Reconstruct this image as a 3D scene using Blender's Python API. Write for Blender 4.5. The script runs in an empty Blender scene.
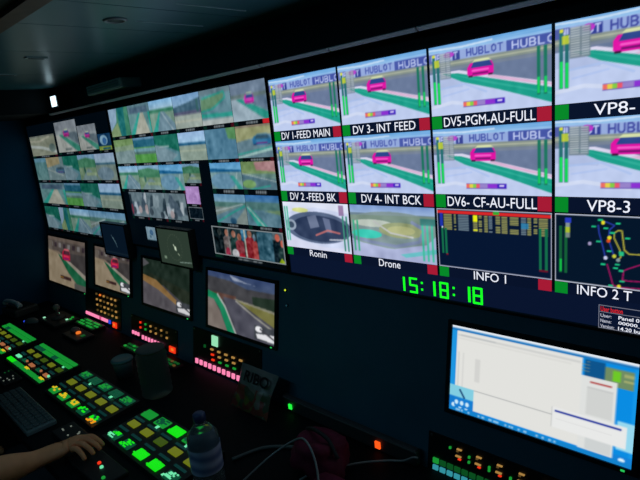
import bpy, bmesh, math, random
import numpy as np
from mathutils import Vector, Matrix
SC = bpy.context.scene
COL = SC.collection
T10 = math.radians(10)
ZD = 0.60          # desk height in scene units (camera at 1.6, floor at -0.14)
ZF = -0.14
ZC = 1.95

# ------------------------------------------------------------------ helpers
def lin(c):
    return [((v/255.0)/12.92 if v/255.0 <= 0.04045 else ((v/255.0+0.055)/1.055)**2.4) for v in c]

MATS = {}
def mat(name, rgb, rough=0.5, metal=0.0, spec=0.5, noise=0.0, nscale=8.0, bump=0.0, trans=0.0, ior=1.45, coat=0.0):
    if name in MATS: return MATS[name]
    m = bpy.data.materials.new(name); m.use_nodes = True
    nt = m.node_tree; b = nt.nodes['Principled BSDF']
    b.inputs['Base Color'].default_value = (*rgb, 1)
    b.inputs['Roughness'].default_value = rough
    b.inputs['Metallic'].default_value = metal
    b.inputs['Specular IOR Level'].default_value = spec
    b.inputs['Transmission Weight'].default_value = trans
    b.inputs['IOR'].default_value = ior
    b.inputs['Coat Weight'].default_value = coat
    if noise or bump:
        tc = nt.nodes.new('ShaderNodeTexCoord'); n = nt.nodes.new('ShaderNodeTexNoise')
        n.inputs['Scale'].default_value = nscale; n.inputs['Detail'].default_value = 5
        nt.links.new(tc.outputs['Object'], n.inputs['Vector'])
        if noise:
            r = nt.nodes.new('ShaderNodeValToRGB')
            r.color_ramp.elements[0].position = .3; r.color_ramp.elements[1].position = .7
            r.color_ramp.elements[0].color = (*[c*(1-noise) for c in rgb], 1)
            r.color_ramp.elements[1].color = (*[min(1, c*(1+noise)) for c in rgb], 1)
            nt.links.new(n.outputs['Fac'], r.inputs['Fac']); nt.links.new(r.outputs['Color'], b.inputs['Base Color'])
        if bump:
            bp = nt.nodes.new('ShaderNodeBump'); bp.inputs['Strength'].default_value = bump
            bp.inputs['Distance'].default_value = .01
            nt.links.new(n.outputs['Fac'], bp.inputs['Height']); nt.links.new(bp.outputs['Normal'], b.inputs['Normal'])
    MATS[name] = m
    return m

def emat(name, c255, k=1.0, base=(0.01, 0.01, 0.01)):
    if name in MATS: return MATS[name]
    m = bpy.data.materials.new(name); m.use_nodes = True
    b = m.node_tree.nodes['Principled BSDF']
    b.inputs['Base Color'].default_value = (*base, 1); b.inputs['Roughness'].default_value = .35
    b.inputs['Emission Color'].default_value = (*lin(c255), 1); b.inputs['Emission Strength'].default_value = k
    MATS[name] = m
    return m

def picmat(k):
    name = 'lit_picture_%03d' % int(k*100)
    if name in MATS: return MATS[name]
    m = bpy.data.materials.new(name); m.use_nodes = True
    nt = m.node_tree; b = nt.nodes['Principled BSDF']
    b.inputs['Base Color'].default_value = (.004, .004, .005, 1); b.inputs['Roughness'].default_value = .35
    b.inputs['Specular IOR Level'].default_value = .25
    a = nt.nodes.new('ShaderNodeAttribute'); a.attribute_name = 'picture'
    nt.links.new(a.outputs['Color'], b.inputs['Emission Color'])
    b.inputs['Emission Strength'].default_value = k
    MATS[name] = m
    return m

def link_mesh(name, verts, faces, m=None, parent=None, smooth=False, loc=(0, 0, 0)):
    me = bpy.data.meshes.new(name)
    me.from_pydata([tuple(map(float, v)) for v in verts], [], faces); me.update()
    if m: me.materials.append(m)
    if smooth:
        for p in me.polygons: p.use_smooth = True
    o = bpy.data.objects.new(name, me); COL.objects.link(o); o.location = loc
    if parent: o.parent = parent
    return o

def thing(name, label, cat, loc=(0, 0, 0), rot=(0, 0, 0), group=None):
    o = bpy.data.objects.new(name, None); COL.objects.link(o)
    o.empty_display_size = .05
    o.location = loc; o.rotation_euler = rot
    return tag(o, label, cat, group)

def tag(o, label, cat, group=None):
    o['label'] = label; o['category'] = cat
    if group: o['group'] = group
    return o

def struct(o):
    o['kind'] = 'structure'; return o

class MB:
    """collects shapes into one mesh"""
    def __init__(s): s.v = []; s.f = []
    def add(s, vs, fs):
        k = len(s.v); s.v += [tuple(v) for v in vs]; s.f += [tuple(i+k for i in f) for f in fs]; return s
    def box(s, x0, x1, y0, y1, z0, z1, b=0.0):
        if b <= 0:
            v = [(x, y, z) for x in (x0, x1) for y in (y0, y1) for z in (z0, z1)]
            return s.add(v, [(0, 1, 3, 2), (4, 6, 7, 5), (0, 4, 5, 1), (2, 3, 7, 6), (0, 2, 6, 4), (1, 5, 7, 3)])
        bm = bmesh.new(); bmesh.ops.create_cube(bm, size=1)
        for q in bm.verts:
            q.co = ((x0+x1)/2+q.co.x*(x1-x0), (y0+y1)/2+q.co.y*(y1-y0), (z0+z1)/2+q.co.z*(z1-z0))
        bmesh.ops.bevel(bm, geom=bm.edges[:], offset=b, segments=2, affect='EDGES', profile=.5)
        bm.verts.index_update()
        s.add([q.co[:] for q in bm.verts], [[q.index for q in f.verts] for f in bm.faces]); bm.free(); return s
    def lathe(s, prof, n=24, c=(0, 0, 0), squash=1.0):
        vs = []; fs = []
        for r, z in prof:
            for i in range(n):
                a = 2*math.pi*i/n; vs.append((c[0]+r*math.cos(a), c[1]+r*math.sin(a)*squash, c[2]+z))
        for j in range(len(prof)-1):
            for i in range(n):
                k = (i+1) % n; fs.append((j*n+i, j*n+k, (j+1)*n+k, (j+1)*n+i))
        fs.append(tuple(range(n-1, -1, -1))); fs.append(tuple((len(prof)-1)*n+i for i in range(n)))
        return s.add(vs, fs)
    def tube(s, pts, r, n=8):
        pts = [Vector(p) for p in pts]; vs = []; fs = []
        up = Vector((0, 0, 1))
        for i, p in enumerate(pts):
            t = (pts[min(i+1, len(pts)-1)]-pts[max(i-1, 0)]).normalized()
            a = t.cross(up)
            if a.length < .05: a = t.cross(Vector((1, 0, 0)))
            a.normalize(); b = t.cross(a)
            rr = r[i] if isinstance(r, (list, tuple)) else r
            for k in range(n):
                q = 2*math.pi*k/n; vs.append(p+a*math.cos(q)*rr+b*math.sin(q)*rr)
        for i in range(len(pts)-1):
            for k in range(n):
                m_ = (k+1) % n; fs.append((i*n+k, i*n+m_, (i+1)*n+m_, (i+1)*n+k))
        fs.append(tuple(range(n-1, -1, -1))); fs.append(tuple((len(pts)-1)*n+k for k in range(n)))
        return s.add(vs, fs)
    def build(s, name, m, parent=None, smooth=False, loc=(0, 0, 0)):
        return link_mesh(name, s.v, s.f, m, parent, smooth, loc)

def spline(pts, n=8):
    P = [Vector(p) for p in pts]; P = [P[0]*2-P[1]]+P+[P[-1]*2-P[-2]]; out = []
    for i in range(1, len(P)-2):
        for k in range(n):
            t = k/n; a, b, c, d = P[i-1], P[i], P[i+1], P[i+2]
            out.append(.5*((2*b)+(c-a)*t+(2*a-5*b+4*c-d)*t*t+(3*b-a-3*c+d)*t**3))
    out.append(P[-2]); return out

def text_part(name, s, x0, x1, z0, z1, y, m, parent, bold=0.0):
    """lettering fitted to the rectangle, facing -y"""
    cu = bpy.data.curves.new(name, 'FONT'); cu.body = s; cu.size = 1; cu.offset = bold
    cu.resolution_u = 3
    o = bpy.data.objects.new(name, cu); COL.objects.link(o)
    dg = bpy.context.evaluated_depsgraph_get(); dg.update()
    me = bpy.data.meshes.new_from_object(o.evaluated_get(dg))
    bpy.data.objects.remove(o); bpy.data.curves.remove(cu)
    xs = [v.co.x for v in me.vertices]; ys = [v.co.y for v in me.vertices]
    a, b, c, d = min(xs), max(xs), min(ys), max(ys)
    for v in me.vertices:
        v.co = (x0+(v.co.x-a)/(b-a)*(x1-x0), y, z0+(v.co.y-c)/(d-c)*(z1-z0))
    me.materials.clear(); me.materials.append(m)
    r = bpy.data.objects.new(name, me); COL.objects.link(r); r.parent = parent
    return r

# ------------------------------------------------------------------ pictures shown on the screens
STROKES = {
 'H': [[(0, 0), (0, 1)], [(1, 0), (1, 1)], [(0, .5), (1, .5)]],
 'U': [[(0, 0), (0, .75), (.25, 1), (.75, 1), (1, .75), (1, 0)]],
 'B': [[(0, 0), (0, 1), (.75, 1), (1, .78), (.75, .5), (0, .5)], [(.75, .5), (.95, .25), (.7, 0), (0, 0)]],
 'L': [[(0, 0), (0, 1), (.9, 1)]],
 'O': [[(.5, 0), (.05, .25), (.05, .75), (.5, 1), (.95, .75), (.95, .25), (.5, 0)]],
 'T': [[(0, 0), (1, 0)], [(.5, 0), (.5, 1)]],
}
class Canvas:
    def __init__(s, nx, ny, asp=16/9, ss=2, bg=(0, 0, 0)):
        s.nx, s.ny, s.ss, s.asp = nx, ny, ss, asp
        s.U, s.V = np.meshgrid((np.arange(nx*ss)+.5)/(nx*ss), (np.arange(ny*ss)+.5)/(ny*ss))
        s.a = np.zeros((ny*ss, nx*ss, 3)); s.a[:] = bg
    def put(s, m, c, al=1.0):
        m = m.astype(float)[..., None]*al if m.dtype == bool else m[..., None]*al
        s.a = s.a*(1-m)+np.array(c, float)*m
    def poly(s, pts, c, al=1.0):
        x, y = s.U, s.V; ins = np.zeros(x.shape, bool); n = len(pts)
        for i in range(n):
            x1, y1 = pts[i]; x2, y2 = pts[(i+1) % n]
            if y1 == y2: continue
            ins ^= ((y1 > y) != (y2 > y)) & (x < (x2-x1)*(y-y1)/(y2-y1)+x1)
        s.put(ins, c, al)
    def rect(s, x0, y0, x1, y1, c, al=1.0):
        s.put((s.U >= x0) & (s.U < x1) & (s.V >= y0) & (s.V < y1), c, al)
    def grad(s, y0, y1, c0, c1):
        t = np.clip((s.V-y0)/(y1-y0), 0, 1)[..., None]; m = ((s.V >= y0) & (s.V < y1))[..., None]
        s.a = np.where(m, np.array(c0, float)*(1-t)+np.array(c1, float)*t, s.a)
    def ell(s, cx, cy, rx, ry, c, al=1.0):
        s.put(((s.U-cx)/rx)**2+((s.V-cy)/ry)**2 < 1, c, al)
    def line(s, pts, w, c, al=1.0):
        m = np.zeros(s.U.shape, bool)
        X = s.U*s.asp
        for (a, b), (p, q) in zip(pts[:-1], pts[1:]):
            ax, px = a*s.asp, p*s.asp; dx, dy = px-ax, q-b; L = dx*dx+dy*dy+1e-12
            t = np.clip(((X-ax)*dx+(s.V-b)*dy)/L, 0, 1)
            m |= ((X-ax-t*dx)**2+(s.V-b-t*dy)**2) < (w/2)**2
        s.put(m, c, al)
    def word(s, w, x0, x1, y0, y1, c, th=.02):
        n = len(w); p = (x1-x0)/n
        for i, ch in enumerate(w):
            for st in STROKES[ch]:
                s.line([(x0+p*i+a*p*.66, y0+b*(y1-y0)) for a, b in st], th, c)
    def noise(s, amp, k=6, seed=0):
        r = np.random.RandomState(seed); H, W = s.U.shape
        g = r.randn(k+2, int(k*s.asp)+3)
        yy = s.V*k; xx = s.U*k*s.asp; yi = yy.astype(int); xi = xx.astype(int); fy = yy-yi; fx = xx-xi
        v = g[yi, xi]*(1-fy)*(1-fx)+g[yi+1, xi]*fy*(1-fx)+g[yi, xi+1]*(1-fy)*fx+g[yi+1, xi+1]*fy*fx
        s.a = np.clip(s.a+(v*amp)[..., None], 0, 255)
    def blur(s, n=1):
        for _ in range(n):
            p = np.pad(s.a, ((1, 1), (1, 1), (0, 0)), 'edge')
            s.a = (p[:-2, 1:-1]+p[2:, 1:-1]+p[1:-1, :-2]+p[1:-1, 2:]+2*p[1:-1, 1:-1])/6
    def out(s):
        return s.a.reshape(s.ny, s.ss, s.nx, s.ss, 3).mean((1, 3))

def picture(name, cv, x0, x1, z0, z1, y, parent, k=1.0):
    """flat lit picture on a screen (thin slab front), facing -y"""
    px = cv.out() if isinstance(cv, Canvas) else cv
    ny, nx, _ = px.shape
    us = np.linspace(x0, x1, nx); vs = np.linspace(z1, z0, ny)
    X, Z = np.meshgrid(us, vs)
    co = np.stack([X, np.full_like(X, y), Z], -1).reshape(-1, 3)
    idx = np.arange(nx*ny).reshape(ny, nx)
    q = np.stack([idx[1:, :-1], idx[1:, 1:], idx[:-1, 1:], idx[:-1, :-1]], -1).reshape(-1, 4)
    me = bpy.data.meshes.new(name)
    me.vertices.add(len(co)); me.vertices.foreach_set('co', co.ravel().astype(np.float32))
    me.loops.add(q.size); me.loops.foreach_set('vertex_index', q.ravel().astype(np.int32))
    me.polygons.add(len(q)); me.polygons.foreach_set('loop_start', (np.arange(len(q))*4).astype(np.int32))
    me.update(calc_edges=True); me.validate()
    at = me.color_attributes.new('picture', 'FLOAT_COLOR', 'POINT')
    c = px.reshape(-1, 3)/255.0
    c = np.where(c <= .04045, c/12.92, ((c+.055)/1.055)**2.4)
    at.data.foreach_set('color', np.concatenate([c, np.ones((len(c), 1))], 1).ravel().astype(np.float32))
    me.materials.append(picmat(k))
    o = bpy.data.objects.new(name, me); COL.objects.link(o); o.parent = parent
    return o

MAG = (225, 20, 165)
def car(c, cx, cy, w, col=MAG, h=None, glass=(45, 70, 140), roof=(215, 225, 170), bar=(245, 90, 200)):
    h = h or w*1.02
    c.poly([(cx-w*.5, cy-h*.05), (cx-w*.38, cy-h*.3), (cx+w*.42, cy-h*.3), (cx+w*.5, cy-h*.05), (cx+w*.5, cy+h*.38), (cx+w*.42, cy+h*.46), (cx-w*.42, cy+h*.46), (cx-w*.5, cy+h*.35)], col)
    c.poly([(cx-w*.3, cy-h*.32), (cx-w*.2, cy-h*.47), (cx+w*.3, cy-h*.47), (cx+w*.42, cy-h*.32)], roof)
    c.poly([(cx-w*.36, cy-h*.02), (cx-w*.25, cy-h*.33), (cx+w*.36, cy-h*.33), (cx+w*.46, cy-h*.02)], glass)
    c.line([(cx-w*.3, cy+h*.14), (cx+w*.3, cy+h*.14)], h*.1, bar)
    c.rect(cx-w*.3, cy+h*.26, cx+w*.3, cy+h*.36, (120, 20, 110))
    c.rect(cx-w*.46, cy+h*.4, cx-w*.3, cy+h*.5, (60, 20, 60)); c.rect(cx+w*.3, cy+h*.4, cx+w*.46, cy+h*.5, (60, 20, 60))

def main_shot(nx, ny, variant='dv', bars=True, clean=False):
    c = Canvas(nx, ny, ss=3)
    c.a[:] = (192, 204, 236)
    c.grad(.45, 1.0, (180, 196, 234), (216, 224, 242))
    c.grad(0, .13, (96, 158, 218), (170, 205, 240))
    c.line([(0, .05), (.3, .07), (.55, .05), (1, .03)], .025, (225, 238, 250), .7)
    c.rect(.56, .0, 1, .06, (104, 166, 222), .8)
    # advertising boards
    c.rect(0, .105, 1, .235, (150, 172, 222))
    if variant != 'vp':
        c.rect(.0, .11, .10, .235, (96, 110, 176)); c.rect(.22, .11, .285, .235, (58, 70, 150)); c.rect(.67, .10, 1, .24, (70, 86, 166))
        c.word('UBLOT', .03, .28, .13, .21, (186, 198, 240), .018)
        c.ell(.185, .15, .05, .038, (186, 60, 200), .9)
        c.word('HUBLOT', .345, .655, .115, .205, (66, 82, 166), .018)
        c.word('HUBLOT', .715, 1.10, .125, .215, (196, 208, 244), .018)
    else:
        c.rect(.0, .11, .10, .235, (80, 92, 164)); c.rect(.22, .11, .31, .25, (52, 64, 150))
        c.word('HUBLOT', .04, .31, .13, .215, (190, 200, 240), .02)
        c.ell(.222, .15, .04, .045, (190, 50, 200), .95)
        c.word('HUBLOT', .36, .71, .12, .22, (66, 76, 160), .022); c.rect(.74, .10, 1, .24, (70, 86, 166)); c.word('HUBLOT', .73, 1.09, .12, .225, (206, 216, 246), .02)
    # verge, track, kerb and run-off
    c.rect(0, .235, 1, .33, (136, 148, 142)); c.rect(0, .262, 1, .285, (184, 190, 166), .7); c.rect(0, .31, 1, .33, (118, 132, 140))
    c.poly([(0, .33), (1, .315), (1, .80), (.20, .38), (0, .39)], (106, 122, 154))
    c.poly([(0, .33), (1, .315), (1, .36), (0, .36)], (118, 130, 150))
    c.poly([(.05, .38), (.27, .38), (1, .70), (1, .79), (.25, .45), (0, .42)], (218, 214, 238))
    c.poly([(.55, .505), (.75, .60), (1, .715), (1, .735), (.72, .625), (.5, .52)], (222, 150, 190), .55)
    c.poly([(.13, .40), (.26, .42), (1, .765), (1, .955), (.6, .71), (.3, .55), (.1, .42)], (28, 158, 138))
    c.poly([(.2, .42), (.5, .57), (1, .83), (1, .85), (.5, .60), (.22, .44)], (60, 182, 160), .6)
    c.poly([(0, .39), (.12, .40), (.3, .55), (.6, .71), (1, .955), (1, 1), (0, 1)], (190, 204, 238))
    c.poly([(0, .39), (.1, .40), (.3, .55), (.3, .62), (0, .58)], (176, 190, 226))
    c.line([(.05, .62), (.32, .58), (.5, .72)], .03, (166, 190, 236), .7); c.line([(.12, .72), (.35, .66)], .025, (168, 190, 238), .6)
    c.line([(.0, .87), (.2, .82), (.5, .9)], .05, (214, 222, 242), .7)
    # timing tower
    x0, x1 = (.10, .20) if variant != 'vp' else (.10, .235)
    c.rect(x0, .12, x1, .48, (112, 128, 140), .65 if variant != 'vp' else .9)
    for i in range(12):
        v = .125+i*.029; c.rect(x0+.006, v, x0+(x1-x0)*.5, v+.013, (196, 204, 205), .75); c.rect(x0+(x1-x0)*.6, v, x1-.006, v+.013, (196, 204, 212), .75)
    if variant == 'vp': car(c, .495, .37, .245, h=.26)
    else: car(c, .455, .385, .22, h=.24)
    xa = .30 if variant != 'vp' else .315
    c.rect(xa, .825, xa+.35, .905, (106, 84, 180))
    for a, b, q in ((0, .03, (235, 110, 100)), (.03, .06, (225, 205, 70)), (.06, .09, (130, 205, 70)), (.09, .12, (235, 90, 110)), (.12, .19, (150, 130, 200)), (.19, .27, (140, 50, 210)), (.27, .35, (60, 30, 190))):
        c.rect(xa+a, .832, xa+b, .892, q)
    c.rect(xa+.29, .845, xa+.33, .875, (230, 225, 250), .9)
    for x, t, l in ((.045, .12, .50), (.083, .19, .52)):
        c.rect(x-.013, t, x+.013, .83, (36, 108, 112)); c.rect(x-.010, l, x+.010, .82, (20, 220, 90))
    c.rect(.034, .12, .058, .16, (215, 220, 60)); c.rect(.05, .2, .095, .30, (200, 210, 50), .85)
    for x in (.905, .955):
        c.rect(x-.012, .24, x+.012, .84, (30, 118, 96)); c.rect(x-.009, .62, x+.009, .82, (24, 205, 96))
    if variant == 'vp':
        k_ = int(.035*ny)*3; c.a = np.concatenate([c.a[k_:], np.repeat(c.a[-1:], k_, 0)], 0)
    c.noise(3, 14, 5); c.blur(3)
    return c

def framed(c, col=(205, 210, 225), w=.02):
    c.rect(0, 0, 1, w*1.4, col); c.rect(0, 1-w*1.4, 1, 1, col); c.rect(0, 0, w*.7, 1, col); c.rect(1-w*.7, 0, 1, 1, col)

def meters(c, xs, t, b, col=(20, 110, 75)):
    for x in xs: c.rect(x-.011, t, x+.011, b, col)

def helmet_shot(nx, ny):
    c = Canvas(nx, ny, ss=3); c.a[:] = (205, 214, 240)
    c.poly([(0, .0), (1, 0), (1, .2), (.5, .1), (0, .25)], (222, 228, 246))
    c.ell(.52, .52, .50, .33, (88, 104, 134)); c.ell(.55, .54, .43, .27, (48, 62, 92))
    c.poly([(.38, .30), (.52, .26), (.56, .5), (.42, .55)], (120, 132, 160), .8)
    c.poly([(.62, .3), (.72, .33), (.74, .6), (.66, .6)], (106, 118, 150), .8)
    c.line([(.5, .68), (.68, .56), (.85, .6)], .04, (190, 110, 110), .9); c.line([(.7, .75), (.95, .72)], .03, (210, 215, 225), .8)
    c.ell(.11, .50, .085, .12, (150, 165, 185)); c.ell(.11, .50, .05, .07, (60, 78, 100))
    c.ell(.28, .17, .13, .05, (215, 222, 120), .8); c.ell(.08, .82, .06, .05, (205, 215, 130), .6)
    c.poly([(0, .74), (.3, .84), (.62, .92), (1, .9), (1, 1), (0, 1)], (214, 218, 240))
    meters(c, (.03, .07), .1, .85, (90, 185, 160)); meters(c, (.91, .96), .25, .95, (60, 140, 120)); c.rect(.86, .04, .93, .24, (120, 80, 130), .7)
    c.noise(7, 7, 3); c.blur(2); return c

def drone_shot(nx, ny):
    c = Canvas(nx, ny, ss=3); c.a[:] = (172, 186, 216)
    c.grad(0, .17, (120, 150, 205), (160, 185, 220)); c.rect(0, .15, 1, .2, (108, 130, 145))
    c.ell(.5, .45, .62, .34, (128, 148, 150)); c.poly([(0, .2), (1, .16), (1, .3), (0, .36)], (120, 142, 130))
    c.ell(.28, .34, .25, .07, (186, 196, 186)); c.ell(.62, .44, .26, .14, (150, 160, 120)); c.ell(.62, .44, .16, .08, (176, 180, 130))
    c.ell(.2, .55, .19, .085, (60, 200, 180))
    c.line([(0, .62), (.25, .70), (.55, .74), (.82, .62), (.88, .4), (.75, .28)], .06, (126, 140, 170)); c.line([(.3, .3), (.5, .5), (.75, .55)], .03, (188, 190, 190))
    c.poly([(0, .7), (.5, .8), (.9, .66), (1, .5), (1, 1), (0, 1)], (168, 176, 212))
    c.poly([(.6, .88), (1, .72), (1, .8), (.66, .93)], (90, 195, 195), .8)
    meters(c, (.04, .09), .3, .9, (60, 170, 130)); meters(c, (.86, .91, .96), .3, .95, (70, 190, 160)); c.rect(.84, .2, 1, .32, (40, 120, 120), .7)
    c.noise(8, 9, 5); c.blur(2); return c

def table_shot(nx, ny):
    c = Canvas(nx, ny, ss=3); c.a[:] = (6, 22, 50)
    rng = random.Random(4)
    c.rect(0, .035, 1, .085, (215, 40, 40)); c.rect(.53, .02, .58, .07, (50, 170, 50)); c.rect(.03, .08, .06, .3, (30, 50, 170))
    cols = [(.07, .15), (.17, .19), (.21, .31), (.35, .39), (.40, .43), (.45, .48), (.49, .52), (.55, .59), (.60, .65), (.67, .74), (.76, .80), (.81, .84), (.86, .89), (.90, .97)]
    for r in range(10):
        v = .095+r*.0265
        for i, (a, b) in enumerate(cols):
            q = (168, 166, 92) if i % 4 != 2 else (120, 140, 150)
            if rng.random() < .93: c.rect(a, v, b, v+.019, q, .9)
    c.rect(.35, .09, .39, .20, (235, 240, 20)); c.rect(.35, .32, .39, .34, (225, 235, 20)); c.rect(.76, .18, .82, .26, (40, 130, 180), .8)
    c.rect(.045, .30, .06, .33, (220, 225, 240))
    meters(c, (.05, .085), .33, .76); meters(c, (.91, .955), .24, .86); c.rect(.08, .76, .1, .79, (120, 20, 40)); c.rect(.9, .86, .97, .89, (110, 20, 40))
    c.blur(1); framed(c, (190, 195, 215), .014); return c

def map_shot(nx, ny):
    c = Canvas(nx, ny, ss=3); c.a[:] = (5, 22, 42)
    meters(c, (.045, .083), .18, .86, (20, 95, 55)); c.rect(.037, .66, .053, .84, (20, 190, 70)); c.rect(.075, .06, .12, .13, (40, 60, 190)); c.rect(.08, .13, .112, .2, (130, 145, 150)); c.rect(.08, .19, .112, .27, (170, 190, 50)); c.rect(.08, .27, .112, .34, (120, 135, 130))
    B_, R_, Y_ = (38, 58, 160), (150, 20, 90), (170, 165, 60)
    W = 2.0
    def L(pts, col, w=.018): c.line(pts, w, col)
    L([(.305, .145), (.312, .247), (.337, .42), (.356, .577)], B_); L([(.34, .09), (.362, .096), (.411, .135), (.38, .196), (.374, .327), (.411, .538)], B_)
    L([(.37, .676), (.393, .83), (.411, .955), (.453, .975), (.6, .96), (.7, .88)], R_); L([(.62, .60), (.507, .704), (.477, .739), (.471, .868), (.507, .873), (.62, .86), (.7, .8)], R_)
    L([(.449, .46), (.411, .308), (.411, .236), (.435, .199), (.459, .202), (.477, .456), (.507, .507), (.60, .5), (.66, .4), (.7, .44), (.7, .6)], Y_); L([(.449, .46), (.456, .558), (.435, .605)], Y_)
    for x, v in ((.276, .162), (.319, .07), (.356, .178), (.433, .108), (.309, .365), (.399, .237), (.38, .488), (.342, .676), (.424, .714), (.46, .743), (.468, .889), (.396, .965), (.435, .663), (.459, .493), (.495, .297), (.6, .45), (.66, .7), (.7, .35)):
        c.rect(x-.016, v-.013, x+.016, v+.013, (30, 190, 130))
    c.rect(.445, .49, .475, .54, (40, 190, 130))
    for x, v, q in ((.337, .104, (230, 220, 40)), (.374, .347, (220, 80, 30)), (.38, .303, (230, 220, 40)), (.414, .552, (200, 205, 60)), (.358, .585, (200, 205, 235)), (.25, .403, (160, 150, 190)), (.449, .965, (225, 215, 40)), (.44, .60, (130, 150, 150))):
        c.ell(x, v, .013, .027, q)
    c.blur(1); framed(c, (205, 210, 225), .014); return c

def small_shot(kind, nx=40, ny=26, seed=0):
    c = Canvas(nx, ny, asp=1.5, ss=2); r = random.Random(seed)
    GR, TL, SK, RD, TAN = (62, 128, 96), (52, 168, 150), (132, 186, 232), (118, 144, 158), (166, 168, 138)
    if kind == 'wedge':
        c.a[:] = GR; c.poly([(0, 0), (.45, 0), (.35, .5), (0, .8)], (150, 175, 200)); c.poly([(.45, 0), (.8, 0), (.75, 1), (.5, 1)], (30, 110, 110)); c.poly([(0, .8), (.4, .5), (.5, 1), (0, 1)], (140, 160, 110))
    elif kind == 'kerbs':
        c.a[:] = (110, 150, 150); c.rect(0, 0, 1, .3, (100, 130, 140)); c.rect(.1, .1, .9, .28, (80, 100, 120))
        c.poly([(.1, 1), (.55, .3), (.7, .3), (.9, 1)], (186, 182, 164)); c.poly([(0, 1), (.5, .3), (.58, .3), (.2, 1)], TL); c.poly([(.9, .3), (1, .3), (1, 1), (.95, 1)], TL)
    elif kind == 'road':
        c.grad(0, .35, SK, (180, 205, 220)); c.rect(0, .28, 1, .42, GR); c.rect(0, .4, 1, 1, (132, 160, 140)); c.poly([(.2, 1), (.45, .38), (.6, .38), (1, .8), (1, 1)], RD); c.poly([(.05, 1), (.42, .38), (.46, .38), (.25, 1)], TL); c.line([(.5, .4), (.9, 1)], .03, (200, 210, 215))
    elif kind == 'bridge':
        c.grad(0, .5, (130, 170, 215), (160, 190, 215)); c.poly([(0, .35), (.6, .25), (1, .15), (1, .55), (0, .55)], (70, 100, 120)); c.rect(0, .5, 1, .6, (96, 92, 120)); c.rect(0, .6, 1, 1, (170, 178, 166)); c.rect(0, .75, 1, .8, (190, 190, 170)); c.rect(.85, .2, .93, .55, (50, 90, 90))
    elif kind == 'loop':
        c.a[:] = (110, 146, 158); c.rect(0, 0, 1, .15, (110, 130, 140)); c.poly([(.05, .25), (.8, .15), (.75, .35), (.3, .55), (0, .6)], (112, 148, 110)); c.line([(.0, .6), (.4, .55), (.82, .3), (.8, .14), (.1, .24)], .05, TL); c.poly([(0, .66), (1, .7), (1, .82), (0, .76)], TL); c.rect(0, .82, 1, 1, (186, 190, 186))
    elif kind == 'field':
        c.a[:] = (118, 144, 140); c.rect(0, 0, 1, .3, (124, 152, 92)); c.rect(0, .3, 1, 1, (132, 152, 152)); c.poly([(0, .3), (1, .25), (1, .45), (0, .5)], (140, 160, 130))
    elif kind == 'lawn':
        c.a[:] = (90, 160, 70); c.rect(0, 0, 1, .12, (110, 150, 180)); c.rect(0, .1, 1, .38, (36, 96, 120)); c.rect(0, .42, 1, .55, (120, 160, 170)); c.rect(0, .55, 1, .65, (90, 120, 110))
    elif kind == 'trees':
        c.a[:] = (96, 140, 150); c.poly([(0, 0), (1, 0), (1, .65), (.5, .45), (0, .4)], (28, 110, 90)); c.poly([(0, .35), (.3, .42), (.9, .75), (.6, 1), (0, 1)], (124, 148, 158)); c.rect(.2, .4, .6, .46, (190, 200, 200), .7)
    elif kind == 'sky':
        c.grad(0, .36, (168, 198, 240), (170, 205, 235)); c.rect(0, .36, 1, .46, (30, 90, 130)); c.rect(0, .46, 1, 1, (150, 164, 148)); c.rect(0, .62, 1, .68, (176, 184, 160))
    elif kind == 'plain':
        c.a[:] = (88, 132, 158); c.poly([(.7, 0), (1, 0), (1, .4), (.75, .35)], (96, 150, 90))
    elif kind == 'bluecar':
        c.a[:] = (112, 138, 150); c.poly([(0, 0), (1, 0), (1, .3), (0, .5)], (168, 166, 116)); c.rect(0, .0, 1, .08, (150, 130, 110)); car(c, .72, .45, .5, (40, 110, 160), .35, (50, 80, 100), (90, 140, 170), (60, 130, 170)); c.poly([(0, .95), (1, .7), (1, .78), (0, 1)], (180, 215, 205)); c.poly([(0, .85), (1, .66), (1, .7), (0, .9)], TL)
    elif kind == 'hill':
        c.grad(0, .5, (130, 170, 205), (140, 180, 200)); c.poly([(0, .2), (.5, .12), (1, .22), (1, .6), (0, .5)], (74, 134, 96)); c.rect(0, .5, 1, 1, (124, 148, 112)); jx = r.random()*.6; c.ell(jx+.2, .5+.1*r.random(), .05, .14, (48, 92, 78)); c.poly([(jx*.5, 1), (.5, .55), (.6, .55), (1, .9), (1, 1)], (128, 150, 150)); c.rect(.4, .7, 1, .8, (150, 168, 130))
    elif kind == 'bluesky':
        c.grad(0, .3, (90, 160, 215), (130, 190, 230)); c.poly([(0, .22), (1, .3), (1, .36), (0, .36)], (30, 100, 150)); c.rect(0, .36, 1, 1, (126, 158, 160)); c.ell(.4, .7, .4, .3, (110, 150, 176)); c.line([(.75, 1), (.85, .4)], .04, (190, 205, 205)); c.poly([(.62, .5), (.75, .5), (1, 1), (.85, 1)], TL, .8)
    elif kind == 'pinkgrass':
        c.a[:] = (110, 140, 130); c.rect(0, 0, 1, .45, (126, 150, 92)); c.poly([(.4, .05), (1, .0), (1, .38), (.45, .32)], (184, 130, 130)); c.poly([(0, .42), (1, .65), (1, 1), (0, 1)], (90, 120, 134)); c.line([(0, .42), (1, .72)], .03, (190, 200, 190)); c.ell(.2, .8, .2, .15, (120, 160, 90)); c.line([(.2, 1), (.8, .85)], .05, TL)
    elif kind == 'garage':
        c.a[:] = (116, 132, 140)
        for i in range(8): a = r.random(); b_ = r.random(); c.poly([(a, b_*.5), (a+.12, b_*.5), (a+.05+.3*r.random(), .4+b_*.6), (a-.15, .5+b_*.5)], r.choice([(186, 196, 206), (52, 66, 76), (150, 165, 172), (84, 98, 112), (200, 206, 212)]))
        for i in range(4): c.ell(r.random(), .6+.3*r.random(), .1, .15, r.choice([(190, 196, 206), (60, 70, 80), (190, 170, 170)]))
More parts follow.
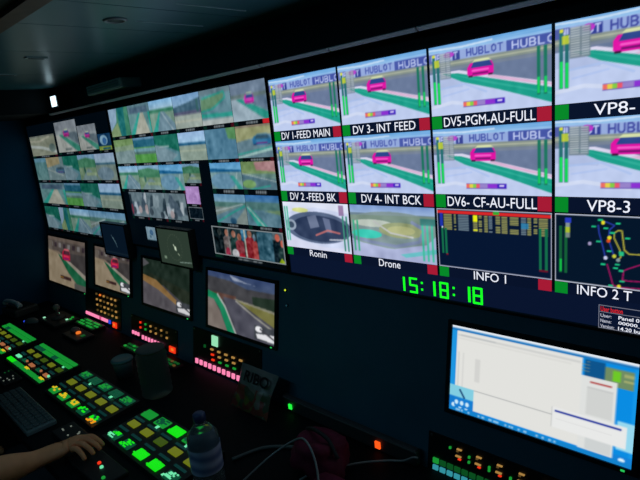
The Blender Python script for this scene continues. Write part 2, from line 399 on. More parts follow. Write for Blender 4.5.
        if seed == 1: c.rect(0, .1, .12, 1, (30, 40, 50)); c.ell(.1, .7, .05, .22, (140, 50, 70))
    elif kind == 'purple': c.a[:] = (190, 142, 205); c.noise(8, 5, 3)
    elif kind == 'off': c.a[:] = (6, 14, 22); framed(c, (120, 126, 130), .06)
    elif kind == 'screen': c.a[:] = (20, 60, 100); c.ell(.45, .4, .3, .3, (150, 190, 215)); c.ell(.5, .45, .15, .2, (60, 110, 170)); c.rect(0, .75, 1, 1, (140, 160, 60)); c.rect(.3, .85, .9, .95, (30, 90, 110))
    elif kind == 'doc': c.a[:] = (150, 178, 196); c.ell(.55, .4, .2, .2, (80, 120, 160)); c.ell(.4, .7, .12, .1, (96, 130, 150)); c.rect(0, .93, 1, 1, (60, 80, 90))
    elif kind == 'sand':
        c.a[:] = (150, 150, 128); c.line([(0, .5), (.45, .6), (1, .85)], .14, (190, 194, 186)); c.line([(0, .25), (.4, .3), (.8, .1)], .08, (178, 172, 150)); c.ell(.85, .65, .12, .2, (110, 124, 116)); c.rect(0, 0, 1, .08, (120, 120, 110))
    elif kind == 'haze':
        c.grad(0, 1, (86, 132, 134), (104, 142, 140)); c.rect(0, 0, 1, .2, (104, 150, 170))
    elif kind == 'tancar':
        c.a[:] = (120, 140, 142); c.poly([(0, 0), (.8, 0), (.8, .3), (0, .45)], (166, 148, 108)); car(c, .75, .55, .5, (60, 96, 130), .3, (60, 80, 90), (120, 140, 150), (90, 120, 140)); c.line([(0, .5), (.9, .8)], .05, (160, 170, 165))
    elif kind == 'whitesky':
        c.grad(0, .36, (166, 186, 220), (176, 200, 216)); c.rect(0, .34, 1, .42, (70, 110, 130)); c.rect(0, .42, 1, 1, (134, 148, 136)); c.ell(.45, .75, .4, .25, (120, 142, 156))
    elif kind == 'vroad':
        c.grad(0, .3, (110, 160, 200), (140, 180, 205)); c.rect(0, .26, 1, .5, (90, 130, 120)); c.rect(0, .45, 1, 1, (140, 150, 142)); c.poly([(0, .75), (.9, .35), (1, .4), (.55, 1), (0, 1)], (104, 138, 154)); c.line([(0, 1), (.5, .65), (.95, .38)], .06, TL); c.line([(.0, .6), (.9, .32)], .04, (190, 200, 200)); c.ell(.55, .9, .1, .12, (40, 80, 110))
    elif kind == 'vroad2':
        c.grad(0, .3, (60, 120, 190), (80, 130, 170)); c.rect(0, .24, 1, .5, (84, 124, 120)); c.rect(0, .48, 1, 1, (98, 134, 150)); c.poly([(.0, .4), (.12, .4), (.6, 1), (.3, 1)], TL); c.line([(.06, .4), (.5, 1)], .05, (190, 200, 195)); c.poly([(.5, .5), (1, .46), (1, .6)], (120, 148, 104))
    elif kind == 'mainmini':
        c.a[:] = (150, 160, 172); c.rect(0, 0, 1, .3, (120, 134, 156)); c.rect(0, .3, 1, .4, (112, 126, 124)); c.poly([(.3, .4), (1, .4), (1, .8)], (106, 124, 148)); c.poly([(.15, .42), (.3, .42), (1, .82), (1, 1), (.9, 1)], (40, 154, 134)); c.poly([(0, .42), (.15, .42), (.85, 1), (0, 1)], (170, 186, 198)); car(c, .52, .42, .26, h=.28)
    elif kind == 'pinkmini':
        c.a[:] = (146, 150, 152); c.rect(0, 0, 1, .28, (132, 134, 140)); c.poly([(.3, .35), (1, .4), (1, .8)], (100, 110, 118)); c.poly([(.15, .42), (.3, .42), (1, .82), (1, 1), (.9, 1)], (60, 136, 112)); c.poly([(0, .42), (.15, .42), (.85, 1), (0, 1)], (170, 168, 160)); car(c, .5, .38, .26, (190, 30, 120), .24); c.rect(.35, .86, .65, .92, (70, 80, 80), .8)
    c.noise(9, 5, seed+11); c.noise(8, 12, seed+5); c.blur(2)
    c.a = c.a*.93+c.a.mean(2, keepdims=True)*.02+np.array((2, 9, 12)); return c

def people_shot(nx, ny):
    c = Canvas(nx, ny, asp=3.2, ss=3); c.a[:] = (38, 60, 66)
    c.rect(0, 0, .22, 1, (16, 34, 40)); c.rect(.66, 0, .86, 1, (58, 104, 124)); c.rect(.44, 0, .52, .4, (70, 140, 180)); c.rect(.48, 0, .5, 1, (190, 196, 180)); c.rect(.86, .0, 1, .25, (90, 110, 120))
    def man(x, h, top, shirt, skin=(176, 120, 100), w=.06):
        c.poly([(x-w, 1), (x-w, top+.28), (x-w*.5, top+.2), (x+w*.5, top+.2), (x+w, top+.28), (x+w, 1)], shirt); c.ell(x, top+.1, w*.5, .12, skin)
    man(.12, 1, .1, (16, 30, 36), (60, 70, 70)); man(.23, 1, .1, (120, 110, 110)); man(.33, 1, .12, (28, 62, 60)); man(.41, 1, .2, (150, 60, 70)); man(.56, 1, .06, (150, 40, 50)); man(.62, 1, .16, (190, 80, 80), (120, 150, 170), .035); man(.92, 1, .08, (14, 34, 44), (220, 110, 90)); man(.98, 1, .25, (30, 60, 60), (230, 120, 100))
    c.ell(.33, .88, .05, .16, (205, 205, 210)); c.ell(.22, .9, .035, .2, (170, 50, 80)); c.ell(.42, .95, .04, .12, (190, 40, 60)); c.poly([(.9, 1), (.95, .8), (1, .95), (1, 1)], (170, 200, 40)); c.rect(.25, 0, .256, 1, (160, 170, 170))
    c.noise(14, 7, 2); c.noise(16, 16, 3); c.blur(5); framed(c, (150, 160, 164), .03); return c

def logo(c):
    c.poly([(.72, .74), (1, .74), (1, .97), (.72, .97)], (60, 64, 70)); c.ell(.78, .80, .05, .05, (225, 225, 228)); c.poly([(.74, .88), (1, .83), (1, .96), (.76, .95)], (225, 225, 228)); c.line([(.8, .79), (.98, .90)], .03, (60, 60, 66))

def preview_shot(kind):
    c = Canvas(110, 62, ss=2)
    if kind in ('p1', 'p2'):
        c.a[:] = (118, 104, 90); c.rect(0, 0, 1, .1, (100, 88, 80)); c.rect(0, .08, 1, .3, (82, 74, 70))
        for i in range(8): c.rect(.06+i*.12, .12, .13+i*.12, .22, (52, 42, 48) if i % 2 else (120, 116, 116))
        c.poly([(.3, .3), (1, .28), (1, .72)], (62, 58, 58)); c.poly([(.3, .38), (.4, .36), (1, .68), (1, .8)], (146, 138, 126))
        c.poly([(.28, .36), (.34, .38), (1, .78), (1, 1), (.85, .96), (.55, .7)], (24, 92, 60)); c.poly([(0, .3), (.26, .34), (.55, .72), (.85, 1), (0, 1)], (142, 128, 106))
        x = .5 if kind == 'p1' else .58; y = .34 if kind == 'p1' else .33
        car(c, x, y, .21, (176, 24, 60), .26, (70, 30, 44), (190, 90, 100), (220, 60, 90)); c.rect(.33, .80, .62, .86, (60, 40, 40)); c.rect(.33, .82, .42, .85, (150, 110, 40)); c.rect(.0, .1, .12, .3, (100, 92, 84))
        c.rect(.7, .88, 1, 1, (84, 84, 80)) if kind == 'p1' else logo(c)
    elif kind == 'p3':
        c.a[:] = (72, 70, 76); c.rect(0, 0, 1, .5, (30, 44, 36)); c.poly([(.0, .0), (.15, .1), (0, .2)], (86, 86, 90)); c.poly([(0, .36), (.3, .42), (.75, .75), (1, .86), (1, .95), (.6, .78), (.3, .62), (0, .52)], (140, 108, 66)); c.poly([(.12, .38), (.3, .4), (.8, .72), (1, .8), (1, .5), (.15, .3)], (38, 46, 36)); c.poly([(0, .5), (.35, .62), (.9, .93), (.8, 1), (0, 1)], (88, 84, 90))
        logo(c)
    elif kind == 'p4':
        c.a[:] = (70, 70, 80); c.grad(0, .25, (50, 66, 104), (70, 84, 110)); c.poly([(.35, .02), (.6, .1), (.75, .12), (.4, .1)], (140, 150, 170)); c.poly([(0, .1), (.35, .12), (.6, .2), (1, .18), (1, .55), (0, .5)], (62, 62, 66)); c.rect(0, .36, .45, .46, (92, 66, 58)); c.poly([(.68, .3), (1, .26), (1, .48), (.7, .46)], (34, 48, 38)); c.poly([(.45, .42), (1, .5), (1, .72), (.7, .56)], (112, 110, 62)); c.poly([(.4, .4), (1, .46), (1, .5), (.5, .44)], (150, 146, 126), .8)
        c.poly([(.25, .42), (.45, .42), (.9, .7), (1, .78), (1, 1), (.5, 1)], (74, 74, 86)); c.line([(.45, .44), (.72, .62), (1, .78)], .03, (160, 158, 146), .8)
        c.poly([(0, .36), (.18, .4), (.3, .62), (.42, .95), (.45, 1), (.32, 1), (.2, .65), (.1, .5), (0, .48)], (26, 128, 88)); c.line([(.16, .4), (.28, .58), (.45, 1)], .04, (170, 172, 168), .9); c.poly([(0, .48), (.1, .5), (.2, .68), (.32, 1), (0, 1)], (118, 108, 102)); logo(c)
    c.noise(7, 10, 4); c.blur(2); return c

def desktop_shot():
    c = Canvas(170, 96, ss=2); c.a[:] = (10, 140, 226)
    c.rect(0, 0, 1, .035, (225, 232, 240)); c.rect(0, .035, 1, .06, (30, 120, 190)); c.rect(.0, .06, .03, 1, (30, 150, 225))
    c.poly([(0, .78), (.2, .74), (.2, 1), (0, 1)], (20, 120, 205)); c.rect(0, .70, .16, .83, (130, 205, 225)); c.line([(.06, .76), (.1, .83)], .02, (20, 60, 110))
    for x in (.03, .075, .115): c.ell(x, .93, .012, .025, (205, 235, 250))
    # main window
    c.rect(.035, .06, .745, .94, (226, 226, 222)); c.rect(.04, .10, .735, .12, (205, 206, 204)); c.rect(.06, .1, .28, .115, (180, 184, 186), .7); c.rect(.04, .14, .69, .15, (214, 214, 210))
    c.rect(.16, .34, .19, .6, (196, 196, 194), .5); c.rect(.05, .3, .055, .7, (196, 198, 196)); c.rect(.08, .3, .085, .7, (206, 206, 204)); c.rect(.035, .70, .62, .71, (176, 178, 178)); c.rect(.035, .70, .16, .94, (22, 126, 210)); c.rect(.035, .70, .16, .83, (130, 205, 225)); c.line([(.07, .74), (.1, .82)], .02, (20, 60, 110))
    for x in (.05, .085, .12): c.ell(x, .89, .012, .025, (205, 235, 250))
    c.rect(.34, .71, .342, .94, (205, 205, 202))
    # right column
    c.rect(.755, .07, .85, .25, (14, 84, 140)); c.rect(.765, .09, .78, .095, (150, 150, 120)); c.rect(.74, .12, .78, .125, (150, 150, 120)); c.rect(.74, .15, .78, .155, (150, 150, 120)); c.rect(.74, .18, .78, .185, (150, 150, 120))
    c.rect(.85, .10, .99, .27, (112, 140, 100)); c.rect(.885, .12, .92, .22, (110, 200, 40)); c.rect(.935, .13, .98, .16, (160, 170, 110)); c.rect(.935, .19, .98, .21, (160, 170, 110)); c.rect(.98, .07, 1, .98, (20, 150, 230))
    c.rect(.92, .58, 1, .85, (150, 215, 238)); c.rect(.80, .90, 1, 1, (20, 130, 215)); c.ell(.95, .94, .015, .02, (220, 240, 250))
    c.rect(.745, .23, .91, .95, (222, 224, 222)); c.rect(.785, .27, .885, .285, (176, 60, 60)); c.rect(.775, .33, .895, .6, (208, 210, 208)); c.rect(.775, .33, .895, .34, (190, 192, 192))
    c.rect(.61, .62, .965, .83, (232, 233, 232)); c.rect(.625, .645, .94, .665, (50, 66, 160)); c.rect(.63, .73, .9, .735, (214, 214, 214)); c.rect(.61, .62, .612, .83, (180, 182, 182)); c.rect(.78, .83, .90, .94, (206, 210, 210))
    c.rect(0, .955, 1, 1, (20, 130, 205)); rr = random.Random(2)
    for i in range(26): x = .03+rr.random()*.6; c.rect(x, .965, x+.012, .985, (150, 200, 235))
    c.blur(1); return c

# ------------------------------------------------------------------ materials
M_case = mat('black_plastic', (.012, .014, .017), .45)
M_gloss = mat('black_glass', (.006, .009, .014), .18, spec=.4)
M_wall = mat('navy_wall_paint', (.02, .055, .085), .5, noise=.12, nscale=5)
M_end = mat('blue_end_wall', (.004, .07, .17), .6, spec=.1, noise=.15, nscale=3)
M_ceil = mat('ceiling_panel', (.065, .21, .245), .30, spec=.5, noise=.08, nscale=4)
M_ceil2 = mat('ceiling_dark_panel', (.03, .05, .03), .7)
M_brown = mat('brown_rail', (.22, .12, .07), .5, noise=.2, nscale=20)
M_trim = mat('grey_aluminium', (.86, .92, .96), .5)
M_desk = mat('black_laminate', (.004, .007, .010), .6, spec=.12, noise=.2, nscale=30)
M_fascia = mat('fascia_coating', (.045, .17, .27), .55, noise=.1, nscale=6)
M_floor = mat('floor_rubber', (.03, .03, .035), .6, noise=.3, nscale=40, bump=.2)
M_navy = emat('display_black_level', (9, 20, 46), 1.0)
M_bar = emat('title_bar_navy', (8, 18, 42), 1.0)
M_green = emat('tally_green', (6, 136, 40), 1.0)
M_red = emat('tally_red', (166, 26, 52), 1.0)
M_white = emat('lit_lettering', (232, 236, 248), 1.1)
M_clock = emat('clock_green', (20, 250, 30), 1.3)
M_steel = mat('brushed_steel', (.4, .41, .42), .35, metal=.9)

# ------------------------------------------------------------------ the room
XL, XR, YB = -2.42, 2.4, -2.2
struct(MB().box(XL-.1, XR+.1, YB-.1, .16, ZF-.1, ZF).build('floor', M_floor))
struct(MB().box(XL-.1, XR+.1, .06, .16, ZF, ZC).build('wall_screens', M_wall))
struct(MB().box(XL-.1, XL, YB-.1, .06, ZF, ZC).build('wall_left', M_end))
struct(MB().box(XR, XR+.1, YB-.1, .06, ZF, ZC).build('wall_right', M_wall))
struct(MB().box(XL, XR, YB-.1, YB, ZF, ZC).build('wall_back', M_wall))
# ceiling in panels with fine seams
cb = MB(); seams = [XL-.1, -1.30, -.70, -.27, -.0, .45, 1.0, 1.6, XR+.1]
for a, b in zip(seams[:-1], seams[1:]): cb.box(a+.002, b-.002, -.69, .16, ZC, ZC+.04)
cb.box(XL-.1, XR+.1, -.70, .16, ZC+.006, ZC+.05)
struct(cb.build('ceiling', M_ceil))
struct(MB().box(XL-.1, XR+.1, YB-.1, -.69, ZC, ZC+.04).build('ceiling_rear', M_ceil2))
struct(MB().box(XL, XR, -.715, -.665, ZC-.012, ZC).build('trim_1', M_brown))
# dark bulkhead over the far end
struct(MB().box(XL, -1.90, -1.2, .06, 1.815, ZC, .004).build('trim_2', mat('bulkhead_paint', (.006, .012, .016), .7, spec=.2)))
# aluminium strip running above the displays
for i, (a, b) in enumerate(((-1.88, -1.22), (-1.215, -.003), (.003, .303), (.309, .60), (.606, 2.3))):
    pv = [(-.016, 1.799), (-.022, 1.800), (-.030, 1.807), (-.030, 1.809), (-.016, 1.809)]
    struct(MB().add([(a, y, z) for y, z in pv]+[(b, y, z) for y, z in pv], [(0, 1, 2, 3, 4), (9, 8, 7, 6, 5)]+[(q, q+5, (q+1) % 5+5, (q+1) % 5) for q in range(5)]).build('trim_%d' % (i+3), M_trim))

struct(MB().box(-1.88, 2.3, -.0158, .06, 1.799, 1.809).build('trim_8', mat('soffit_black', (.01, .014, .018), .6)))
for i, x in enumerate((-.15, .075)):
    struct(MB().box(x-.0022, x+.0022, -.36, -.12, ZC-.0015, ZC).build('trim_%d' % (i+9), mat('lit_seam_strip', (.5, .68, .7), .4)))  # lit stretch of the ceiling seams, put into pale colour and short length
# unlit recessed downlight ring in the ceiling
t = thing('recessed_downlight', 'small round ring shaped unlit downlight flush on the ceiling', 'downlight', (-.155, -.42, ZC))
MB().lathe([(.024, -.001), (.025, -.004), (.029, -.005), (.033, -.003), (.034, 0)], 28).build('rim', mat('downlight_grey', (.42, .45, .45), .4), t, True)
MB().lathe([(.004, -.0015), (.023, -.0015), (.023, 0)], 24).build('dark_centre', M_case, t, True)
# two slim pale strips on the ceiling, each with a dark centre line
for nm, x, y, lb in (('slot', -.826, -.415, 'slim grey ceiling strip beside the bright reflection at far left'), ('slot', -1.29, -.385, 'slim grey ceiling strip nearest the left picture edge')):
    t = thing('ceiling_strip', lb, 'vent', (x, y, ZC), (0, 0, 1.7), 'slim strips on the ceiling')
    MB().box(-.04, .04, -.012, .012, -.004, 0).build('frame', mat('strip_grey', (.5, .6, .62), .35), t)
    MB().box(-.03, .03, -.002, .002, -.006, -.0041).build('dark_line', M_case, t)

# lit sign over the far display
t = thing('status_lamp', 'small bright bluish white lamp on the wall above the far display', 'lamp', (-1.79, 0, 1.870))
MB().box(-.05, .05, -.02, .06, -.036, .036, .004).build('housing', M_case, t)
MB().box(-.034, .034, -.024, -.0202, -.028, .028).build('lens', emat('lamp_white', (205, 238, 250), 2.2), t)
# air vent box
t = thing('air_vent', 'slim grey horizontal air outlet box on the wall above the middle display', 'vent', (-1.12, 0, 1.868))
MB().box(-.17, .19, -.045, .06, -.022, .022, .006).build('housing', mat('vent_grey', (.75, .95, .95), .5), t)
for k in range(3): MB().box(-.15, .17, -.049, -.0452, -.014+k*.011, -.009+k*.011).build('louvre', mat('vent_dark', (.5, .65, .65), .5), t)

# ------------------------------------------------------------------ the big displays
def display(label, x0, x1, z0, z1, group=None, name='multiviewer_display', d=.055):
    t = thing(name, label, 'monitor', ((x0+x1)/2, 0, z0), group=group)
    cx = (x0+x1)/2; w = (x1-x0)/2; h = z1-z0; b = .006
    m = MB()
    m.box(-w, w, .004, d, 0, h)
    m.box(-w, -w+b, -.004, .0039, 0, h); m.box(w-b, w, -.004, .0039, 0, h)
    m.box(-w+b, w-b, -.004, .0039, 0, b); m.box(-w+b, w-b, -.004, .0039, h-b, h)
    m.build('casing', M_case, t)
    MB().box(-w+b, w-b, .001, .0038, b, h-b).build('screen', M_gloss if name != 'multiviewer_display' else MATS.get('backlit_black') or emat('backlit_black', (1, 7, 14), 1.0), t)
    return t, cx

G = 'large wall displays showing many camera pictures'
A, ax = display('right hand wall display with big captioned race pictures and green clock', -.002, 1.232, 1.080, 1.764, G)
P = .3075
def rel(t, x, z): return x-t.location.x, z-t.location.z
MB().box(-.605, .605, .0004, .0009, .010, .08).build('status_strip', M_navy, A)
rowsA = [(1.756, 1.588, 1.555), (1.554, 1.386, 1.350), (1.347, 1.186, 1.157)]
dv = main_shot(150, 84).out(); vp = main_shot(150, 84, 'vp').out()
lo = main_shot(120, 68).out()
shots = [[lo, lo, dv, vp], [lo, lo, dv, vp], [helmet_shot(110, 62).out(), drone_shot(120, 68).out(), table_shot(150, 84).out(), map_shot(150, 84).out()]]
titles = [[('DV 1-FEED MAIN', .12, .85), ('DV 3- INT FEED', .135, .855), ('DV5-PGM-AU-FULL', .115, .885), ('VP8-', .262, .515)],
          [('DV 2 -FEED BK', .15, .85), ('DV 4- INT BCK', .17, .87), ('DV6- CF-AU-FULL', .115, .89), ('VP8-3', .225, .505)],
          [('Ronin', .37, .63), ('Drone', .33, .59), ('INFO 1', .34, .63), ('INFO 2 T', .165, .535)]]
for r, (zt, zi, zb) in enumerate(rowsA):
    for c_ in range(4):
        X0 = c_*P+.0045; X1 = (c_+1)*P-.0030
        if c_ == 3: X1 = 1.225
        x0, z0 = rel(A, X0, zi); x1, z1 = rel(A, X1, zt)
        pic = picture('video_tile', shots[r][c_], x0, x1, z0, z1, 0, A, 1.0)
        pic['label'] = 'camera picture captioned ' + titles[r][c_][0].strip()
        zb_ = zb-A.location.z; zi_ = z0-.0006; w = x1-x0; hh = zi_-zb_
        MB().box(x0, x1, -.0001, .0003, zb_, zi_).build('title_bar', M_bar, pic)
        tw = .095*w
        g = MB().box(x0, x0+tw, -.0008, -.0002, zb_+.0005, zi_-.0005).build('tally_light', M_green, pic); g['label'] = 'green tally block'
        if c_ < 3 or True:
            g = MB().box(x1-tw*1.1, x1, -.0008, -.0002, zb_+.0005, zi_-.0005).build('tally_light', M_red, pic); g['label'] = 'red tally block'
        s, f0, f1 = titles[r][c_]
        hi = .78 if r < 2 else .86
        text_part('title_text', s, x0+f0*w, x0+f1*w, zb_+hh*.13, zb_+hh*(.13+hi*.93), -.001, M_white, pic, 0.0)
# seven segment clock 15:18:18
SEG = {'1': 'bc', '5': 'afgcd', '8': 'abcdefg'}
clk = None
def clock():
    th = .0056; w, h = .028, .047
    x0, z0 = rel(A, .490, 1.092)
    strip = MB().box(x0-.010, x0+.26, -.0001, .0003, z0-.001, z0+h+.001).build('clock_readout', M_navy, A); strip['label'] = 'green clock reading 15:18:18'
    def digit(x, ch):
        m = MB(); x += x0; z = z0
        if ch == '1':
            for a, b in ((.002, h*.5), (h*.5, h-.002)): m.box(x+w*.55-th/2, x+w*.55+th/2+.001, -.0012, -.0002, z+a, z+b)
        else:
            S = SEG[ch]
            if 'a' in S: m.box(x+.001, x+w-.001, -.0012, -.0002, z+h-th, z+h)
            if 'g' in S: m.box(x+.001, x+w-.001, -.0012, -.0002, z+h/2-th/2, z+h/2+th/2)
            if 'd' in S: m.box(x+.001, x+w-.001, -.0012, -.0002, z, z+th)
            if 'f' in S: m.box(x, x+th, -.0012, -.0002, z+h/2-.001, z+h-.001)
            if 'b' in S: m.box(x+w-th, x+w, -.0012, -.0002, z+h/2-.001, z+h-.001)
            if 'e' in S: m.box(x, x+th, -.0012, -.0002, z+.001, z+h/2+.001)
            if 'c' in S: m.box(x+w-th, x+w, -.0012, -.0002, z+.001, z+h/2+.001)
        m.build('digit', M_clock, strip)
    for ch, xx in (('1', -.008), ('5', .026), ('1', .094), ('8', .126), ('1', .200), ('8', .226)): digit(xx, ch)
    for xx in (.066, .167):
        for zq in (.012, .032): MB().box(x0+xx, x0+xx+.006, -.0012, -.0002, z0+zq, z0+zq+.006).build('colon_dot', M_clock, strip)
clock()
# little status box lower right
x0, z0 = rel(A, 1.022, 1.088); x1, z1 = rel(A, 1.225, 1.143)
fm = MB()
for q in ((x0, x1, z1-.0012, z1), (x0, x1, z0, z0+.0012), (x0, x0+.0012, z0, z1), (x1-.0012, x1, z0, z1), (x0, x1, z1-.0165, z1-.0155)): fm.box(q[0], q[1], -.0012, -.0004, q[2], q[3])
sb = fm.build('status_box', emat('box_line_grey', (120, 124, 140), 1), A)
text_part('heading', 'User button', x0+.004, x0+.048, z1-.0145, z1-.003, -.0008, emat('heading_red', (225, 40, 45), 1), sb, .01)
for k, (a, b) in enumerate((('User:', 'Panel 01'), ('Name:', '00000_A'), ('Version:', '14.20 build'))):
    zz = z1-.0285-k*.0125
    text_part('line_text', a, x0+.004, x0+.026+.006*(k == 2), zz, zz+.008, -.0008, emat('line_grey', (190, 194, 210), 1), sb, .01)
    text_part('line_text', b, x0+.040, x0+.085+.01*(k > 0), zz, zz+.0085, -.0008, M_white, sb, .012)

def caption(parent, pic, x0, x1, z0, z1, k, seed, tally=None):
    """black strip below a picture with a small blurred caption"""
    c = Canvas(44, 6, asp=8, ss=2); c.a[:] = (4, 10, 16); r = random.Random(seed)
    c.rect(.0, .0, .12, 1, (10, 70, 50), .6)
    x = .36
    while x < .66:
        w = .03+.05*r.random(); c.rect(x, .25, x+w, .75, (150, 160, 165), .8); x += w+.012
    if tally: c.rect(.82, 0, 1, 1, tally)
    elif r.random() < .5: c.rect(.9, 0, 1, 1, (120, 20, 36), .6)
    c.blur(1); picture('caption_strip', c, x0, x1, z0, z1, 0, pic, k)

def tile(t, kind, X0, X1, Z0, Z1, k, cap=.016, tally=None, seed=0, nx=None):
    x0, z0 = rel(t, X0+.001, Z0); x1, z1 = rel(t, X1-.001, Z1)
    if kind == 'people': cv = people_shot(130, 44)
    elif kind == 'main': cv = main_shot(60, 40)
    else: cv = small_shot(kind, seed=seed)
    p = picture('video_tile', cv, x0, x1, z0, z1, 0, t, k)
    if cap: caption(t, p, x0, x1, z0-cap, z0-.0004, k, seed*7+int(X0*100) % 50, tally)
    return p

B, bx = display('middle wall display with two rows of small track pictures and a dark column', -1.203, -.004, 1.085, 1.776, G)
kb = .80
for i, kd in enumerate(('wedge', 'kerbs', 'road', 'bridge', 'loop', 'mainmini')):
    tile(B, kd, -1.196+i*.1972, -1.196+(i+1)*.1972, 1.636, 1.767, kb, .016, (215, 40, 50) if i == 5 else None, i)
for i, kd in enumerate(('field', 'lawn', 'trees', 'sky', 'plain', 'bluecar')):
    tile(B, kd, -1.196+i*.1972, -1.196+(i+1)*.1972, 1.504, 1.619, kb, .015, None, 10+i)
for i, kd in enumerate(('road', 'hill', 'bluesky')):
    tile(B, kd, -1.196+i*.1972, -1.196+(i+1)*.1972, 1.378, 1.491, kb, .014, None, 20+i)
tile(B, 'hill', -.609, -.478, 1.410, 1.491, kb*.85, .012, None, 25)
tile(B, 'bluesky', -.405, -.204, 1.388, 1.491, kb, .020, None, 31)
tile(B, 'pinkgrass', -.204, -.012, 1.388, 1.491, kb, .020, None, 32)
for i in range(3): tile(B, 'garage', -1.135+i*.172, -1.135+(i+1)*.172, 1.242, 1.362, kb*.85, .014, None, 1+i)
tile(B, 'purple', -.612, -.505, 1.320, 1.395, kb, .012, None, 41)
tile(B, 'off', -.606, -.500, 1.254, 1.306, kb, .010, None, 42)
tile(B, 'vroad', -.405, -.204, 1.250, 1.366, kb*.9, .016, None, 51)
tile(B, 'vroad2', -.204, -.012, 1.250, 1.366, kb*.9, .016, None, 52)
tile(B, 'people', -.455, -.012, 1.112, 1.232, kb*.8, .014, None, 61)
tile(B, 'doc', -1.022, -.932, 1.124, 1.192, kb*.7, 0, None, 71)

Cc, cx_ = display('far wall display, farthest from the clock, with five columns of small hazy pictures', -2.402, -1.206, 1.085, 1.775, G)
kc = .62
tile(Cc, 'sand', -2.375, -1.955, 1.577, 1.700, kc, .012, None, 1)
tile(Cc, 'pinkmini', -1.922, -1.612, 1.585, 1.758, kc*1.15, .014, None, 2)
tile(Cc, 'pinkmini', -1.606, -1.372, 1.585, 1.718, kc*1.15, .014, None, 3)
tile(Cc, 'screen', -1.368, -1.222, 1.578, 1.660, kc, .012, None, 4)
for i, (kd, a, b) in enumerate((('haze', -2.375, -2.17), ('tancar', -2.17, -1.90), ('trees', -1.90, -1.68), ('hill', -1.68, -1.455), ('whitesky', -1.455, -1.222))):
    tile(Cc, kd, a, b, 1.422, 1.561, kc, .014, None, 5+i)
for i, (kd, a, b) in enumerate((('kerbs', -2.375, -1.957), ('lawn', -1.957, -1.716), ('trees', -1.716, -1.473), ('sky', -1.473, -1.222))):
    tile(Cc, kd, a, b, 1.270, 1.402, kc*.95, .014, None, 15+i)
for i, (kd, a, b) in enumerate((('trees', -2.375, -2.13), ('wedge', -2.13, -1.957), ('road', -1.957, -1.67), ('vroad', -1.67, -1.45), ('vroad', -1.45, -1.222))):
    tile(Cc, kd, a, b, 1.104, 1.247, kc*.9, .012, None, 25+i)

# ------------------------------------------------------------------ console cabinet with tilted fascia
def tp(x, z, out=0.0):
    """point on the tilted fascia (out = distance in front of it)"""
    return Vector((x, -(1.08-z)*math.tan(T10)-out*math.cos(T10), z+out*math.sin(T10)))
zt_, zb_ = 1.079, ZF
yf = lambda z: -(1.08-z)*math.tan(T10)
vs = []
for x in (XL+.001, 2.2):
    vs += [(x, .055, zb_), (x, yf(.56), zb_), (x, yf(.56), .56), (x, yf(zt_)-.0005, zt_), (x, .055, zt_)]
cab = link_mesh('console_cabinet', vs, [(0, 1, 2, 3, 4), (9, 8, 7, 6, 5), (0, 5, 6, 1), (1, 6, 7, 2), (2, 7, 8, 3), (3, 8, 9, 4), (4, 9, 5, 0)], M_fascia)
tag(cab, 'long dark blue cabinet with backward tilted front holding the lower screens and button panels', 'cabinet')

def tilted(name, label, cat, x, z, group=None, out=0.0):
    p = tp(x, z, out)
    return thing(name, label, cat, p, (-T10, 0, 0), group)

def preview(label, x0, x1, z0, z1, shot, k, out=.006, name='preview_monitor', grp='single picture monitors in the tilted front'):
    t = tilted(name, label, 'monitor', (x0+x1)/2, z0, grp, out)
    w = (x1-x0)/2; h = (z1-z0)/math.cos(T10); b = .012
    m = MB(); m.box(-w-b, w+b, 0.0, out-.0003, -b, h+b)
    m.box(-w-b, -w, -.006, -.0001, -b, h+b); m.box(w, w+b, -.006, -.0001, -b, h+b); m.box(-w, w, -.006, -.0001, -b, 0); m.box(-w, w, -.006, -.0001, h, h+b)
    m.build('casing', M_case, t)
    picture('screen', shot, -w, w, 0, h, -.0008, t, k)
    MB().box(w-.02, w-.012, -.0075, -.0061, -b*.7, -b*.35).build('power_light', emat('tiny_green', (40, 200, 90), 1), t)
    return t
preview('lower monitor nearest the left wall showing a magenta race car', -2.385, -1.775, .745, 1.045, preview_shot('p1'), .8)
preview('lower monitor with a red race car, partly behind a dark scope screen', -1.645, -1.213, .817, 1.040, preview_shot('p2'), .85)
preview('lower monitor showing dark trees beside a road', -1.075, -.643, .803, 1.030, preview_shot('p3'), .8)
preview('lower monitor showing a track bend with green kerb and hills', -.505, -.070, .800, 1.036, preview_shot('p4'), 1.0)
preview('bright blue and white computer desktop monitor at lower right', .662, 1.110, .790, 1.026, desktop_shot(), 1.0, grp=None, name='computer_monitor')

